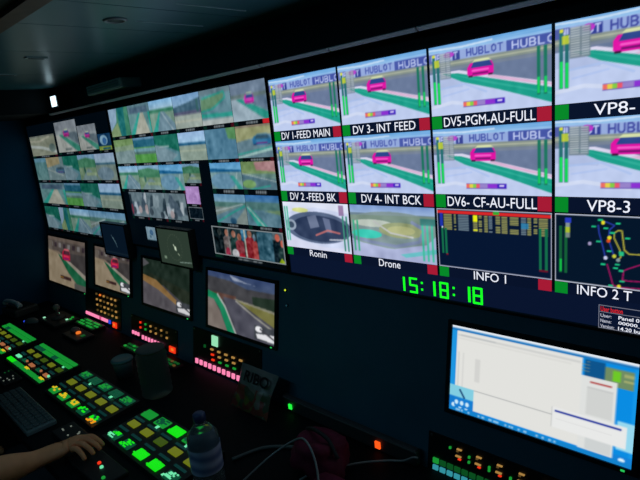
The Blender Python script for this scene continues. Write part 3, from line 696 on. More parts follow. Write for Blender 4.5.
# small vectorscope monitors hanging in front of the big displays
def scope(label, x0, x1, z0, z1, y, bg, kind, k):
    t = thing('scope_monitor', label, 'monitor', ((x0+x1)/2, y, z0), group='small scope monitors mounted in front of the wall displays')
    w = (x1-x0)/2; h = z1-z0; b = .008
    m = MB().box(-w-b, w+b, .002, .030, -b, h+b); m.box(-.03, .03, .030, -y-.0045, h*.3, h*.6)
    for q in ((-w-b, -w, -b, h+b), (w, w+b, -b, h+b), (-w, w, -b, 0), (-w, w, h, h+b)): m.box(q[0], q[1], -.003, .0019, q[2], q[3])
    m.build('casing', M_case, t)
    c = Canvas(70, 44, ss=2); c.a[:] = bg
    if kind:
        for a, r_ in ((0, .3), (0, .29)): pass
        for q in range(24):
            a = q/24*2*math.pi; c.ell(.5+.22*math.cos(a), .5+.36*math.sin(a), .008, .014, (84, 96, 78))
        c.ell(.52, .52, .03, .06, (190, 205, 180)); c.line([(.47, .42), (.55, .58)], .03, (200, 215, 190)); c.line([(.58, .66), (.62, .7)], .03, (150, 165, 140)); c.line([(.6, .9), (.95, .86)], .025, (120, 140, 130)); c.rect(.12, .78, .2, .86, (110, 130, 110))
    else:
        c.line([(.38, .35), (.50, .55), (.56, .72)], .02, (90, 120, 130)); c.line([(.44, .42), (.55, .62)], .012, (120, 150, 150))
        c.rect(0, .9, 1, .93, (20, 34, 44))
    c.blur(1); picture('screen', c, -w, w, 0, h, .0012, t, k)
scope('small dark navy scope screen in front of the far display', -1.415, -1.148, 1.030, 1.195, -.052, (7, 20, 34), 0, 1)
scope('small dim green grey scope screen with a bright centre trace', -.820, -.556, 1.048, 1.208, -.052, (44, 58, 48), 1, 1)

# pilot lights right of the last preview monitor
for x, z, c_, s in ((-.018, 1.020, (190, 210, 40), .004), (-.010, .965, (20, 50, 60), .004)):
    t = tilted('pilot_light', 'yellow pilot light beside the track bend monitor' if z > 1 else 'dim dark pilot light below the yellow one', 'light', x, z)
    MB().lathe([(.006, 0), (.006, .004), (.004, .006)], 12).build('collar', M_case, t, True).rotation_euler = (math.pi/2, 0, 0)
    MB().lathe([(s, .006), (s*.7, .009)], 12).build('lens', emat('pilot_%d' % int(z*100), c_, 1.2), t, True).rotation_euler = (math.pi/2, 0, 0)

# ------------------------------------------------------------------ button panels in the tilted front
def key_box(m, x, z, w, h, d=.006, y=0.0): m.box(x-w/2, x+w/2, y-d, y, z-h/2, z+h/2)
PINK = emat('key_pink', (250, 132, 176), 1.1); PINKD = emat('key_pink_dim', (200, 70, 120), 1.0)
GOLD = emat('key_amber', (186, 140, 72), .8); GOLDD = emat('key_amber_dim', (96, 74, 36), .8)
LRED = emat('key_red', (235, 50, 20), 1.1); LORA = emat('key_orange', (240, 120, 40), 1.0); LBLU = emat('key_blue', (40, 70, 220), 1.0)
LGRN = emat('key_green', (30, 170, 60), .7); LGRND = emat('key_green_dim', (12, 84, 34), .8); LCYN = emat('key_cyan', (60, 170, 185), .7); LYEL = emat('key_olive', (120, 128, 20), .75)
LWHG = emat('key_pale_green', (150, 225, 180), 1.0)
def key(t, x, z, w, h, m, nm='key', d=.006):
    return MB().box(x-w/2, x+w/2, -d-.004, -.0042, z-h/2, z+h/2).build(nm, m, t)
def rack_panel(label, x0, x1, z0, z1):
    t = tilted('button_panel', label, 'control panel', (x0+x1)/2, (z0+z1)/2, 'button panels in the tilted front', .0005)
    w = (x1-x0)/2; h = (z1-z0)/2
    MB().box(-w, w, -.004, 0, -h, h).build('plate', M_case, t)
    m = MB()
    for sx in (-1, 1):
        for sz in (-1, 1): m.box(sx*(w-.010)-.003, sx*(w-.010)+.003, -.006, -.0041, sz*(h-.008)-.003, sz*(h-.008)+.003)
    m.build('screw', M_steel, t)
    return t
# bay 2: full amber grid
t = rack_panel('button panel with a full amber key grid above a pink key row', -1.80, -1.335, .600, .780)
X = lambda x: x-t.location.x
Zr = lambda z: (z-.69)/math.cos(T10)
for r in range(4):
    for c_ in range(6):
        m_ = GOLD if (r+c_) % 3 else GOLDD
        key(t, X(-1.635+c_*.048+r*.004), Zr(.762-r*.031), .014, .010, m_ if not (r == 0 and c_ == 1) else LORA)
for k in range(11): key(t, X(-1.775+k*.027), Zr(.628), .0215, .017, PINK if k not in (7,) else PINKD)
key(t, X(-1.468), Zr(.628), .018, .02, LBLU); key(t, X(-1.405), Zr(.622), .045, .030, LRED, 'lit_button'); key(t, X(-1.405), Zr(.624), .018, .014, LORA, 'lit_button', .008)
# bay 3
t = rack_panel('button panel with sparse amber and red keys above a broken pink row', -1.215, -.760, .600, .720)
X = lambda x: x-t.location.x
Zr = lambda z: (z-.66)/math.cos(T10)
for k in range(3): key(t, X(-1.19+k*.028), Zr(.628), .015, .017, PINK)
for k in range(7): key(t, X(-1.085+k*.031), Zr(.622), .014, .020, PINK)
for c_ in range(6):
    for r in range(2):
        key(t, X(-1.11+c_*.052), Zr(.694-r*.026), .011, .009, (LRED if c_ == 0 else (LGRN if c_ == 1 else GOLD)) if (c_+r) % 2 == 0 or c_ < 3 else GOLDD)
key(t, X(-.800), Zr(.622), .050, .028, LRED, 'lit_button'); key(t, X(-.795), Zr(.624), .020, .012, LORA, 'lit_button', .008)
# bay 4
t = rack_panel('button panel with one even row of ten pink keys and a pale green light', -.625, -.150, .596, .770)
X = lambda x: x-t.location.x
Zr = lambda z: (z-.683)/math.cos(T10)
for k in range(10): key(t, X(-.592+k*.0335), Zr(.620), .017, .021, PINK)
key(t, X(-.455), Zr(.738), .040, .044, LWHG, 'lit_button')
for c_ in range(5):
    for r in range(3):
        if c_ == 4 and r > 0: continue
        key(t, X(-.476+c_*.050+.004*r), Zr(.697-r*.022), .017, .007, (LRED if (c_ == 0 and r > 0) else LGRN if (r == 2) else GOLD))
key(t, X(-.53), Zr(.70), .010, .012, LGRND)
# bay 5
t = rack_panel('button panel below the computer monitor with green and cyan key rows', .600, 1.060, .560, .705)
X = lambda x: x-t.location.x
Zr = lambda z: (z-.6325)/math.cos(T10)
for k in range(9): key(t, X(.628+k*.0225), Zr(.626), .017, .014, LGRND if k != 0 else LGRN)
for k in range(9): key(t, X(.628+k*.0225), Zr(.606), .016, .013, LCYN)
for k in range(9): key(t, X(.628+k*.0225), Zr(.586), .018, .014, LGRND)
for c_ in range(5):
    x = .697+c_*.058
    key(t, X(x+.002), Zr(.684), .014, .003, GOLD); key(t, X(x-.003), Zr(.678), .006, .003, GOLDD)
    key(t, X(x), Zr(.664), .016, .0035, GOLD); key(t, X(x+.004), Zr(.657), .008, .003, LRED)
    key(t, X(x-.026), Zr(.680-.006*c_), .005, .006, LGRN)
    if c_: key(t, X(x-.026), Zr(.660), .005, .006, LGRN)

# long low shelf bar with a green and an orange lamp
t = thing('edge_rail', 'dark rail along the foot of the tilted front with a green and an orange light', 'rail', (.27, -.094, .617))
MB().box(-.26, .31, -.022, .0, -.016, .036, .004).build('rail_body', mat('rail_grey', (.05, .06, .068), .4), t)
MB().box(-.26, .31, -.024, -.0222, .030, .034).build('rail_lip', mat('rail_edge_grey', (.14, .16, .17), .5), t)
a = MB().box(-.226, -.212, -.028, -.0223, -.004, .014).build('indicator', emat('ind_green', (30, 235, 60), 1.2), t); a['label'] = 'green square light'
a = MB().box(.164, .182, -.028, -.0223, -.006, .016).build('indicator', emat('ind_orange', (255, 84, 24), 1.3), t); a['label'] = 'orange square light'

# ------------------------------------------------------------------ desk
d = thing('control_desk', 'long black desk running below the wall of screens', 'desk', (0, 0, ZF))
MB().box(XL+.002, 2.15, -.80, yf(.56)-.002, ZD-ZF-.03, ZD-ZF, .006).build('desk_top', M_desk, d)
for x in (-2.35, -1.2, -.02, 1.1, 2.05): MB().box(x-.02, x+.02, -.72, -.15, 0.001, ZD-ZF-.031).build('leg_panel', M_case, d)

def mixer(label, x0, x1, y0, y1, style):
    """production switcher bank: sloping case, back band of keys, olive keys, strip displays, front keys"""
    w = (x1-x0)/2; dp = (y1-y0); a = math.radians(4)
    t = thing('switcher_bank', label, 'control panel', ((x0+x1)/2, y0, ZD+.0005), group='lit switcher banks on the desk')
    h0, h1 = .012, .012+dp*math.tan(a)
    vs = [(-w, 0, 0), (w, 0, 0), (w, dp, 0), (-w, dp, 0), (-w, 0, h0), (w, 0, h0), (w, dp, h1), (-w, dp, h1)]
    link_mesh('case', vs, [(3, 2, 1, 0), (4, 5, 6, 7), (0, 1, 5, 4), (1, 2, 6, 5), (2, 3, 7, 6), (3, 0, 4, 7)], M_case, t)
    rg = random.Random(int(x0*1000))
    def k(x, y, sx, sy, m, nm='key', hh=.005, dx=.0):
        z = h0+(y)*math.tan(a); q = MB()
        if nm == 'lettering':
            nx_, ny_ = 5, 3; sx *= 1.35; sy *= 1.5
            for i in range(nx_):
                for j in range(ny_):
                    if rg.random() < .42: continue
                    cx_ = x-sx/2+sx*(i+.5)/nx_+rg.uniform(-.001, .001); cy_ = y-sy/2+sy*(j+.5)/ny_
                    q.box(cx_-sx*.10, cx_+sx*.10, cy_-sy*.15, cy_+sy*.15, z+.005, z+hh)
            return q.build(nm, m, t)
        q.add([(x-sx/2, y-sy/2, z), (x+sx/2, y-sy/2, z), (x+sx/2, y+sy/2, z), (x-sx/2, y+sy/2, z),
               (x-sx*.44, y-sy*.42, z+hh), (x+sx*.44, y-sy*.42, z+hh), (x+sx*.44, y+sy*.42, z+hh+.001), (x-sx*.44, y+sy*.42, z+hh+.001)],
              [(3, 2, 1, 0), (4, 5, 6, 7), (0, 1, 5, 4), (1, 2, 6, 5), (2, 3, 7, 6), (3, 0, 4, 7)])
        return q.build(nm, m, t)
    return t, k, w, dp
EG1 = emat('lcd_green', (20, 150, 50), .85); EG2 = emat('lcd_green_bright', (20, 232, 20), .95); EG3 = emat('lcd_teal', (10, 84, 56), .75)
EG4 = emat('lcd_teal_dim', (10, 56, 54), .7); EO = emat('lcd_olive', (112, 122, 22), .8); EOD = emat('lcd_olive_dark', (66, 92, 14), .7); EY = emat('lcd_yellow', (224, 190, 30), .95); EA = emat('lcd_amber', (180, 110, 70), .8)
EM = emat('lcd_mint', (110, 230, 170), 1.0)
def glyphs(k, x, y, sx, sy, m, rng, n=4, hh=.0068):
    pass
rng = random.Random(9)
def bank_dense(label, x0, x1, y0, y1, seed):
    t, k, w, dp = mixer(label, x0, x1, y0, y1, 0); r = random.Random(seed)
    n = 5; p = 2*w/n
    for i in range(8):
        pp = (2*w-.02)/8; x = -w+.01+pp*(i+.5)
        k(x, dp-.017, pp*.95, .021, EG1, 'band_key'); k(x, dp-.041, pp*.95, .021, EG1 if r.random() < .8 else EG3, 'band_key')
    for i in range(n):
        x = -w+p*(i+.5)
        k(x, dp*.585, p*.52, .024, EO if r.random() < .8 else EOD); k(x-.01, dp*.43, p*.6, .012, EG4, 'strip_display', .003)
        k(x-.006, dp*.30, p*.5, .018, r.choice([EA, EG3, EM if i < 2 else EA])); k(x+.018, dp*.31, .010, .010, EM if r.random() < .5 else EA, hh=.007)
        k(x-.002, dp*.12, p*.92, .022, EG2 if i == 0 else EG1); 
        if i in (n-1, 2): k(x+.01, dp*.16, p*.45, .012, EY, hh=.007)
    k(-w+p*4.4, dp*.70, .010, .008, EM)
def bank_open(label, x0, x1, y0, y1, seed, hot):
    t, k, w, dp = mixer(label, x0, x1, y0, y1, 0); r = random.Random(seed)
    n = 5; p = 2*w/n
    for i in range(n):
        x = -w+p*(i+.5)
        m1 = EG2 if (hot and i == 2) else (EG1 if i % 2 == 0 else EG3)
        # back row keys each carry two lines of lit lettering
        k(x, dp-.030, p*.72, .040, EG3 if not hot else (EG1 if i != 2 else EG2), 'back_key'); k(x+.004, dp-.026, p*.42, .012, m1, 'lettering', .0075); k(x-.008, dp-.040, p*.35, .009, m1, 'lettering', .0072)
        k(x-.01, dp*.66, p*.7, .009, EG4, 'strip_display', .003)
        k(x, dp*.52, p*.56, .030, EO if not (hot and i == 2) else EOD)
        k(x-.01, dp*.34, p*.7, .009, EG4, 'strip_display', .003)
        if hot:
            k(x, dp*.15, p*.62, .036, EG2 if i in (2, 3) else EG3, 'front_key'); k(x+.003, dp*.19, p*.3, .010, EG2 if i != 4 else EM, 'lettering', .0075); k(x-.008, dp*.10, p*.35, .010, EG2 if i in (1, 2, 3) else EM, 'lettering', .0074)
        else:
            k(x, dp*.15, p*.62, .036, EG3 if i > 2 else EG1, 'front_key'); k(x-.004, dp*.17, p*.44, .016, EY if i < 3 else EG2, 'lettering', .0075)
            if i == 4: k(x+.006, dp*.08, p*.4, .012, emat('lcd_orange', (240, 150, 20), 1), 'lettering', .008)
        if i in (1, 3): k(x+.012, dp*.70, .010, .009, EM, 'lettering', .0072)
bank_dense('switcher bank cut by the left picture edge with a solid green band', -2.065, -1.595, -.618, -.425, 1)
bank_dense('second switcher bank from the left with solid green band and amber key lettering', -1.512, -1.040, -.618, -.425, 2)
bank_open('third switcher bank from the left with a yellow lit front row', -.955, -.473, -.618, -.425, 3, False)
bank_open('nearest switcher bank, beside the labelled water bottle, with brightest green keys', -.392, .070, -.618, -.425, 4, True)

# small keypads on the desk between banks and the tilted front
def keypad(label, x, y, nx, ny, m, rz=0, px=.022, py=.022, mm=None):
    t = thing('keypad', label, 'keypad', (x, y, ZD+.0005), (0, 0, rz), 'small keypads behind the switcher banks')
    w = nx*px/2+.008; h = ny*py/2+.008
    MB().box(-w, w, -h, h, 0, .014, .003).build('case', M_case, t)
    for i in range(nx):
        for j in range(ny):
            q = m if (i*3+j*2) % 4 else (mm or m)
            MB().box(-w+.008+px*(i+.18), -w+.008+px*(i+.82), -h+.008+py*(j+.25), -h+.008+py*(j+.75), .0141, .019).build('key', q, t)
keypad('keypad with two green key rows below the amber key grid', -1.60, -.150, 9, 3, LGRN, 0, .026, .022, LGRND)
keypad('keypad with dim green keys behind the wide clear jar', -.98, -.175, 9, 2, LGRND, 0, .026, .022, LGRN)
keypad('keypad with faint green keys left of the pink key row', -.70, -.160, 5, 2, LGRND, 0, .024, .02, GOLDD)
# joystick controller
t = thing('joystick_controller', 'black joystick controller with pale ring and green dots near the left wall', 'joystick', (-1.87, -.22, ZD+.0005))
MB().box(-.13, .13, -.075, .075, 0, .022, .006).build('case', M_case, t)
MB().lathe([(.040, .0225), (.040, .028), (.030, .034), (.012, .036)], 24, (0, 0, 0)).build('gaiter', mat('rubber_grey', (.09, .09, .09), .6), t, True)
MB().lathe([(.008, .034), (.008, .07), (.018, .078), (.02, .095), (.012, .105)], 18).build('stick', mat('stick_grey', (.22, .22, .22), .35), t, True)
for x, y, c_ in ((-.09, .03, LWHG), (.085, .05, LGRN), (.105, .03, LGRN), (.09, .015, LWHG), (-.09, -.05, LWHG)):
    MB().box(x-.006, x+.006, y-.006, y+.006, .0225, .028).build('key', c_, t)
# orange lit knob
t = thing('trackball_unit', 'small black unit with an orange glowing button', 'controller', (-1.49, -.255, ZD+.0005))
MB().box(-.10, .10, -.055, .045, 0, .018, .005).build('case', M_case, t)
MB().lathe([(.013, .0185), (.013, .026), (.009, .029)], 16).build('lit_button', LORA, t, True)
MB().lathe([(.026, .0185), (.024, .030), (.015, .038), (.006, .041)], 20, (-.055, .005, 0)).build('ball', mat('ball_grey', (.18, .18, .19), .3), t, True)
MB().box(.05, .075, -.012, .008, .0185, .022).build('key', LGRND, t)
# computer mouse with blue light
t = thing('computer_mouse', 'grey computer mouse with a small blue light near the left switcher bank', 'mouse', (-2.02, -.325, ZD+.0005), (0, 0, .5))
bm = bmesh.new(); bmesh.ops.create_uvsphere(bm, u_segments=20, v_segments=12, radius=1)
for v in bm.verts: v.co = (v.co.x*.052, v.co.y*.03, max(0, v.co.z)*.03)
me = bpy.data.meshes.new('shell'); bm.to_mesh(me); bm.free(); me.materials.append(mat('mouse_grey', (.16, .17, .18), .4))
for p in me.polygons: p.use_smooth = True
o = bpy.data.objects.new('shell', me); COL.objects.link(o); o.parent = t
MB().box(-.058, -.045, -.006, .006, .004, .012).build('light', LBLU, t)

# pale handset/box near the left end of the desk
t = thing('telephone', 'pale grey telephone with handset by the left wall', 'telephone', (-2.30, -.30, ZD+.0005), (0, 0, .15))
MB().box(-.09, .09, -.075, .075, 0, .05, .01).build('base', mat('phone_dark', (.05, .055, .06), .5), t)
MB().tube(spline([(-.1, -.04, .07), (-.07, -.04, .088), (0, -.04, .094), (.07, -.04, .088), (.1, -.04, .07)], 5), [.017]*3+[.014]*3+[.012]*9+[.014]*3+[.017]*3, 12).build('handset', mat('phone_grey', (.6, .68, .8), .45), t, True)
MB().box(-.06, .07, .0, .06, .0501, .054).build('keypad_face', M_case, t)
MB().box(-.07, .07, -.05, -.03, .0501, .062).build('cradle', M_case, t)

# tiny lettered controls in front of banks
def fader(label, x, y, cols):
    t = thing('remote_pad', label, 'controller', (x, y, ZD+.0005), group='little lit pads in front of the switcher banks')
    MB().box(-.085, .085, -.04, .04, 0, .012, .003).build('case', M_case, t)
    r = random.Random(int(x*100))
    for i in range(9):
        a, b = -.06+r.random()*.12, -.026+r.random()*.052
        MB().box(a-.003, a+.003, b-.0025, b+.0025, .0121, .0145).build('marking', r.choice(cols), t)
GREY = emat('marking_grey', (120, 130, 120), .7)
fader('little pad with pale and green marks before the second bank', -1.27, -.672, [GREY, GREY, LGRND])
fader('little pad with few grey marks before the third bank', -.50, -.68, [GREY, GREY])
t = thing('trackball_unit', 'dark pad with green and red dots beside the hand', 'controller', (-.235, -.700, ZD+.0005))
MB().box(-.15, .12, -.05, .045, 0, .014, .004).build('case', M_case, t)
for x, y, m_ in ((-.118, .028, EM), (.0, .005, LRED), (.028, .0, EM), (.085, -.02, LGRN)): MB().lathe([(.006, .0141), (.006, .018), (.004, .020)], 12, (x, y, 0)).build('lit_button', m_, t, True)

# keyboard at lower left
t = thing('keyboard', 'teal tinted keyboard on the desk at the lower left', 'keyboard', (-.86, -.730, ZD+.0005), (0, 0, -.02))
MB().box(-.22, .22, -.05, .055, 0, .018, .004).build('case', mat('keyboard_grey', (.16, .22, .24), .5), t)
for j in range(4):
    m = MB()
    for i in range(14): m.box(-.21+i*.030, -.185+i*.030, -.042+j*.024, -.023+j*.024, .0182, .024, .002)
    o = m.build('key_row', mat('keycap', (.09, .13, .14), .5), t)

# ------------------------------------------------------------------ bottles, lid, bag, cables, rucksack
M_pet = mat('clear_plastic', (.75, .9, .9), .12, trans=.92, ior=1.25)
def bottle(label, x, y, s, h, labelled):
    t = thing('water_bottle', label, 'bottle', (x, y, ZD+.0008))
    r = s; prof = [(r*.55, 0), (r*.92, .006), (r, .02)]
    n = 7; hb = h*.70
    for i in range(n):
        z = .02+(hb-.02)*(i+1)/n
        prof += [(r*.95, z-(hb-.02)/n*.5), (r, z)]
    prof += [(r*.93, hb+.02*h/.25), (r*.6, h*.86), (r*.33, h*.92), (r*.32, h)]
    MB().lathe(prof, 32).build('body', M_pet, t, True)
    MB().lathe([(r*.37, h*.945), (r*.39, h*.95), (r*.39, h*1.02), (r*.30, h*1.035)], 20).build('cap', mat('cap_navy', (.03, .05, .14), .4), t, True)
    if labelled:
        b = MB(); vs = []; fs = []; N = 32
        z0, z1 = h*.36, h*.66
        for zz in (z0, z1):
            for i in range(N+1):
                a = 2*math.pi*i/N; vs.append((r*1.012*math.cos(a), r*1.012*math.sin(a), zz))
        fs = [(i, i+1, N+1+i+1, N+1+i) for i in range(N)]
        b.add(vs, fs); o = b.build('paper_label', None, t, True); o.data.materials.append(wrap)
wrap = mat('blue_wrapper', (.2, .27, .42), .5)
nt = wrap.node_tree; bs = nt.nodes['Principled BSDF']; tc = nt.nodes.new('ShaderNodeTexCoord'); wv = nt.nodes.new('ShaderNodeTexWave')
wv.bands_direction = 'Z'; wv.inputs['Scale'].default_value = 9; wv.inputs['Distortion'].default_value = 2.5
rp = nt.nodes.new('ShaderNodeValToRGB'); rp.color_ramp.elements[0].color = (.16, .22, .42, 1); rp.color_ramp.elements[1].color = (.50, .58, .78, 1)
nt.links.new(tc.outputs['Object'], wv.inputs['Vector']); nt.links.new(wv.outputs['Fac'], rp.inputs['Fac']); nt.links.new(rp.outputs['Color'], bs.inputs['Base Color'])
bottle('clear plastic water bottle with a bluish wrapper standing right of the nearest switcher bank', .172, -.548, .045, .25, True)
t = thing('plastic_jar', 'wide clear plastic jar standing behind the third switcher bank', 'jar', (-.515, -.330, ZD+.0008))
prof = [(.052, 0), (.060, .006)]
for i in range(6): prof += [(.061, .012+i*.026), (.0585, .025+i*.026)]
prof += [(.061, .172), (.054, .186), (.052, .19)]
MB().lathe(prof, 36).build('jar_body', mat('frosted_plastic', (.22, .38, .38), .35, trans=.85, ior=1.08), t, True)
MB().lathe([(.055, .1905), (.056, .193), (.056, .198), (.052, .200)], 30).build('lid', mat('lid_grey', (.05, .075, .075), .5), t, True)
t = thing('paper_cup', 'teal lidded cup standing left of the large plain bottle', 'cup', (-.79, -.335, ZD+.0008))
MB().lathe([(.034, 0), (.040, .05), (.044, .075)], 28).build('cup_body', mat('cup_teal', (.04, .10, .12), .5), t, True)
MB().lathe([(.047, .0755), (.047, .082), (.040, .088), (.036, .086)], 28).build('lid', mat('lid_teal', (.08, .22, .25), .45), t, True)

# crumpled printed bag leaning against the front
N = 16
def bag():
    # lies from the desk up against the tilted front
    t = thing('snack_bag', 'crumpled grey snack bag with dark letters RIBO leaning right of the pink keys', 'bag', (-.075, -.215, ZD+.004), (math.radians(-30), 0, math.radians(0)))
    W, H, rr = .100, .080, random.Random(5)
    vs = []; fs = []; n = 18
    for side in (-1, 1):
        for j in range(n):
            for i in range(n):
                u = i/(n-1)*2-1; v = j/(n-1)*2-1
                e = (1-abs(u)**3)*(1-abs(v)**3)
                crk = .004*math.sin(9*u+4*v)*math.sin(7*v-3*u)+.003*math.sin(17*u*v+2)
                vs.append((u*W*(1-.05*math.cos(3*v)), side*(.016*e+crk*e)+(.002*math.sin(10*u)), H+v*H))
    for s_ in range(2):
        o_ = s_*n*n
        for j in range(n-1):
            for i in range(n-1):
                q = (o_+j*n+i, o_+j*n+i+1, o_+(j+1)*n+i+1, o_+(j+1)*n+i); fs.append(q if s_ == 0 else q[::-1])
    m = bpy.data.materials.new('printed_foil'); m.use_nodes = True; nt = m.node_tree; b = nt.nodes['Principled BSDF']; b.inputs['Roughness'].default_value = .35
    tc = nt.nodes.new('ShaderNodeTexCoord'); sp = nt.nodes.new('ShaderNodeSeparateXYZ'); vo = nt.nodes.new('ShaderNodeTexVoronoi'); vo.inputs['Scale'].default_value = 38
    nt.links.new(tc.outputs['Object'], vo.inputs['Vector']); nt.links.new(tc.outputs['Object'], sp.inputs[0])
    hs = nt.nodes.new('ShaderNodeValToRGB'); hs.color_ramp.interpolation = 'CONSTANT'
    e = hs.color_ramp.elements; e[0].color = (.30, .06, .05, 1); e[1].position = .6; e[1].color = (.22, .18, .05, 1); q = e.new(.3); q.color = (.08, .10, .06, 1); q = e.new(.8); q.color = (.25, .22, .2, 1)
    sx = nt.nodes.new('ShaderNodeSeparateColor'); nt.links.new(vo.outputs['Color'], sx.inputs[0]); nt.links.new(sx.outputs[0], hs.inputs['Fac'])
    mx = nt.nodes.new('ShaderNodeMix'); mx.data_type = 'RGBA'; gt = nt.nodes.new('ShaderNodeMath'); gt.operation = 'GREATER_THAN'; gt.inputs[1].default_value = .088
    nt.links.new(sp.outputs['Z'], gt.inputs[0]); nt.links.new(gt.outputs[0], mx.inputs['Factor']); nt.links.new(hs.outputs['Color'], mx.inputs['A']); mx.inputs['B'].default_value = (.20, .22, .22, 1)
    nt.links.new(mx.outputs['Result'], b.inputs['Base Color'])
    link_mesh('pouch', vs, fs, m, t, True)
    text_part('lettering', 'RIBO', -.05, .085, .103, .143, -.0205, mat('ink_black', (.01, .012, .02), .4), t, .02)
bag()

# rucksack and cables near the bottom
def blob(name, m, parent, c, s, seed, amp=.12, n=(28, 18), rot=0):
    bm = bmesh.new(); bmesh.ops.create_uvsphere(bm, u_segments=n[0], v_segments=n[1], radius=1)
    from mathutils import noise
    for v in bm.verts:
        p = v.co.copy(); d_ = noise.noise(p*1.7+Vector((seed, 0, 0)))*amp+noise.noise(p*4+Vector((0, seed, 0)))*amp*.4
        q = Vector((abs(p.x)**.8*(1 if p.x > 0 else -1), abs(p.y)**.8*(1 if p.y > 0 else -1), abs(p.z)**.8*(1 if p.z > 0 else -1)))*(1+d_)
        v.co = (c[0]+q.x*s[0], c[1]+q.y*s[1], max(.0, c[2]+q.z*s[2]))
    me = bpy.data.meshes.new(name); bm.to_mesh(me); bm.free(); me.materials.append(m)
    for p in me.polygons: p.use_smooth = True
    o = bpy.data.objects.new(name, me); COL.objects.link(o); o.parent = parent; return o
M_mar = mat('maroon_cloth', (.13, .004, .03), .8, noise=.25, nscale=30, bump=.4)
t = thing('rucksack', 'dark red cloth rucksack slumped on the desk under loose cables', 'bag', (.365, -.290, ZD+.001), (0, 0, .2))
blob('sack', M_mar, t, (0, 0, .055), (.085, .075, .062), 2.3, .3)
blob('front_pocket', M_mar, t, (.09, -.085, .032), (.06, .03, .034), 5.1)
MB().tube(spline([(-.06, .03, .108), (-.02, .01, .128), (.04, -.01, .122), (.08, -.03, .085)], 6), .006, 8).build('strap', mat('strap_black', (.015, .015, .02), .6), t, True)
M_cab = mat('cable_grey', (.30, .33, .34), .4); M_cabd = mat('cable_dark', (.10, .13, .13), .45)
def cable(label, pts, r, m, grp='loose cables on the desk'):
    o = MB().tube(spline(pts, 10), r, 8).build('cable', m, None, True); tag(o, label, 'cable', grp); return o
z_ = ZD+.006
cable('pale grey cable rising from the desk to the rail end at right of the rucksack', [(.34, -.36, ZD+.004), (.37, -.31, ZD+.015), (.45, -.215, ZD+.02), (.51, -.163, ZD+.022), (.555, -.145, ZD+.03), (.585, -.14, ZD+.05), (.60, -.135, ZD+.052)], .0032, M_cab)
cable('pale grey cable crossing over the front of the rucksack', [(.21, -.47, z_), (.24, -.38, ZD+.05), (.30, -.33, ZD+.10), (.37, -.345, ZD+.136), (.43, -.37, ZD+.10), (.48, -.42, ZD+.03), (.50, -.47, z_)], .003, M_cab)
cable('dark cable looped left of the rucksack', [(.10, -.42, z_), (.14, -.32, z_), (.22, -.26, z_), (.27, -.24, z_), (.26, -.2, z_), (.2, -.22, z_)], .006, M_cabd)
cable('thick dark cable coil lying nearest to the camera below the rail', [(.42, -.50, z_+.008), (.52, -.42, z_+.008), (.59, -.33, z_+.008), (.64, -.26, z_+.008), (.70, -.25, z_+.008), (.72, -.31, z_+.008), (.67, -.41, z_+.008), (.60, -.5, z_+.008)], .008, M_cabd)
cable('thin pale cable coiled on top of the thick dark coil', [(.44, -.45, z_+.03), (.50, -.37, z_+.026), (.56, -.30, z_+.026), (.60, -.32, z_+.028), (.58, -.40, z_+.03), (.50, -.46, z_+.03)], .003, M_cab)

# ------------------------------------------------------------------ person
def skin_obj(name, pts, edges, rad, m, parent=None, levels=2, root=0):
    me = bpy.data.meshes.new(name); me.from_pydata([tuple(p) for p in pts], edges, []); me.update(); me.materials.append(m)
    o = bpy.data.objects.new(name, me); COL.objects.link(o)
    if parent: o.parent = parent
    md = o.modifiers.new('skin', 'SKIN'); md.use_smooth_shade = True
    for i, v in enumerate(me.skin_vertices[0].data):
        r = rad[i]; v.radius = r if isinstance(r, tuple) else (r, r); v.use_root = (i == root)
    sb_ = o.modifiers.new('sub', 'SUBSURF'); sb_.levels = levels; sb_.render_levels = levels
    return o
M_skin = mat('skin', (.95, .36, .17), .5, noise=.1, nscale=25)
px0 = Vector((-.70, -1.12, 0))
per = thing('person', 'seated person reaching a bare right hand onto the desk at lower left', 'person', (px0.x, px0.y, ZF))
V3 = []; E3 = []; R3 = []
def node(p, r, prev=None):
    V3.append(Vector(p)-Vector((px0.x, px0.y, ZF))); R3.append(r)
    if prev is not None: E3.append((prev, len(V3)-1))
    return len(V3)-1
sz = .33
pel = node((-.70, -1.14, sz+.10), (.15, .11))
bel = node((-.70, -1.13, sz+.25), (.14, .105), pel)
che = node((-.70, -1.11, sz+.43), (.15, .11), bel)
nek0 = node((-.695, -1.09, sz+.56), (.07, .065), che)
nek = node((-.69, -1.075, sz+.62), (.055, .055), nek0)
hd1 = node((-.685, -1.05, sz+.70), (.072, .082), nek)
hd2 = node((-.68, -1.045, sz+.79), (.075, .09), hd1)
hd3 = node((-.68, -1.05, sz+.85), (.05, .06), hd2)
# right arm
sh = node((-.53, -1.10, sz+.50), .062, che)
ua = node((-.45, -1.05, .765), .053, sh)
el = node((-.355, -.99, .692), .054, ua)
fa = node((-.368, -.915, .668), .050, el)
wr = node((-.378, -.825, .647), (.029, .024), fa)
pm = node((-.368, -.775, .650), (.036, .021), wr)
kn = node((-.352, -.715, .655), (.036, .017), pm)
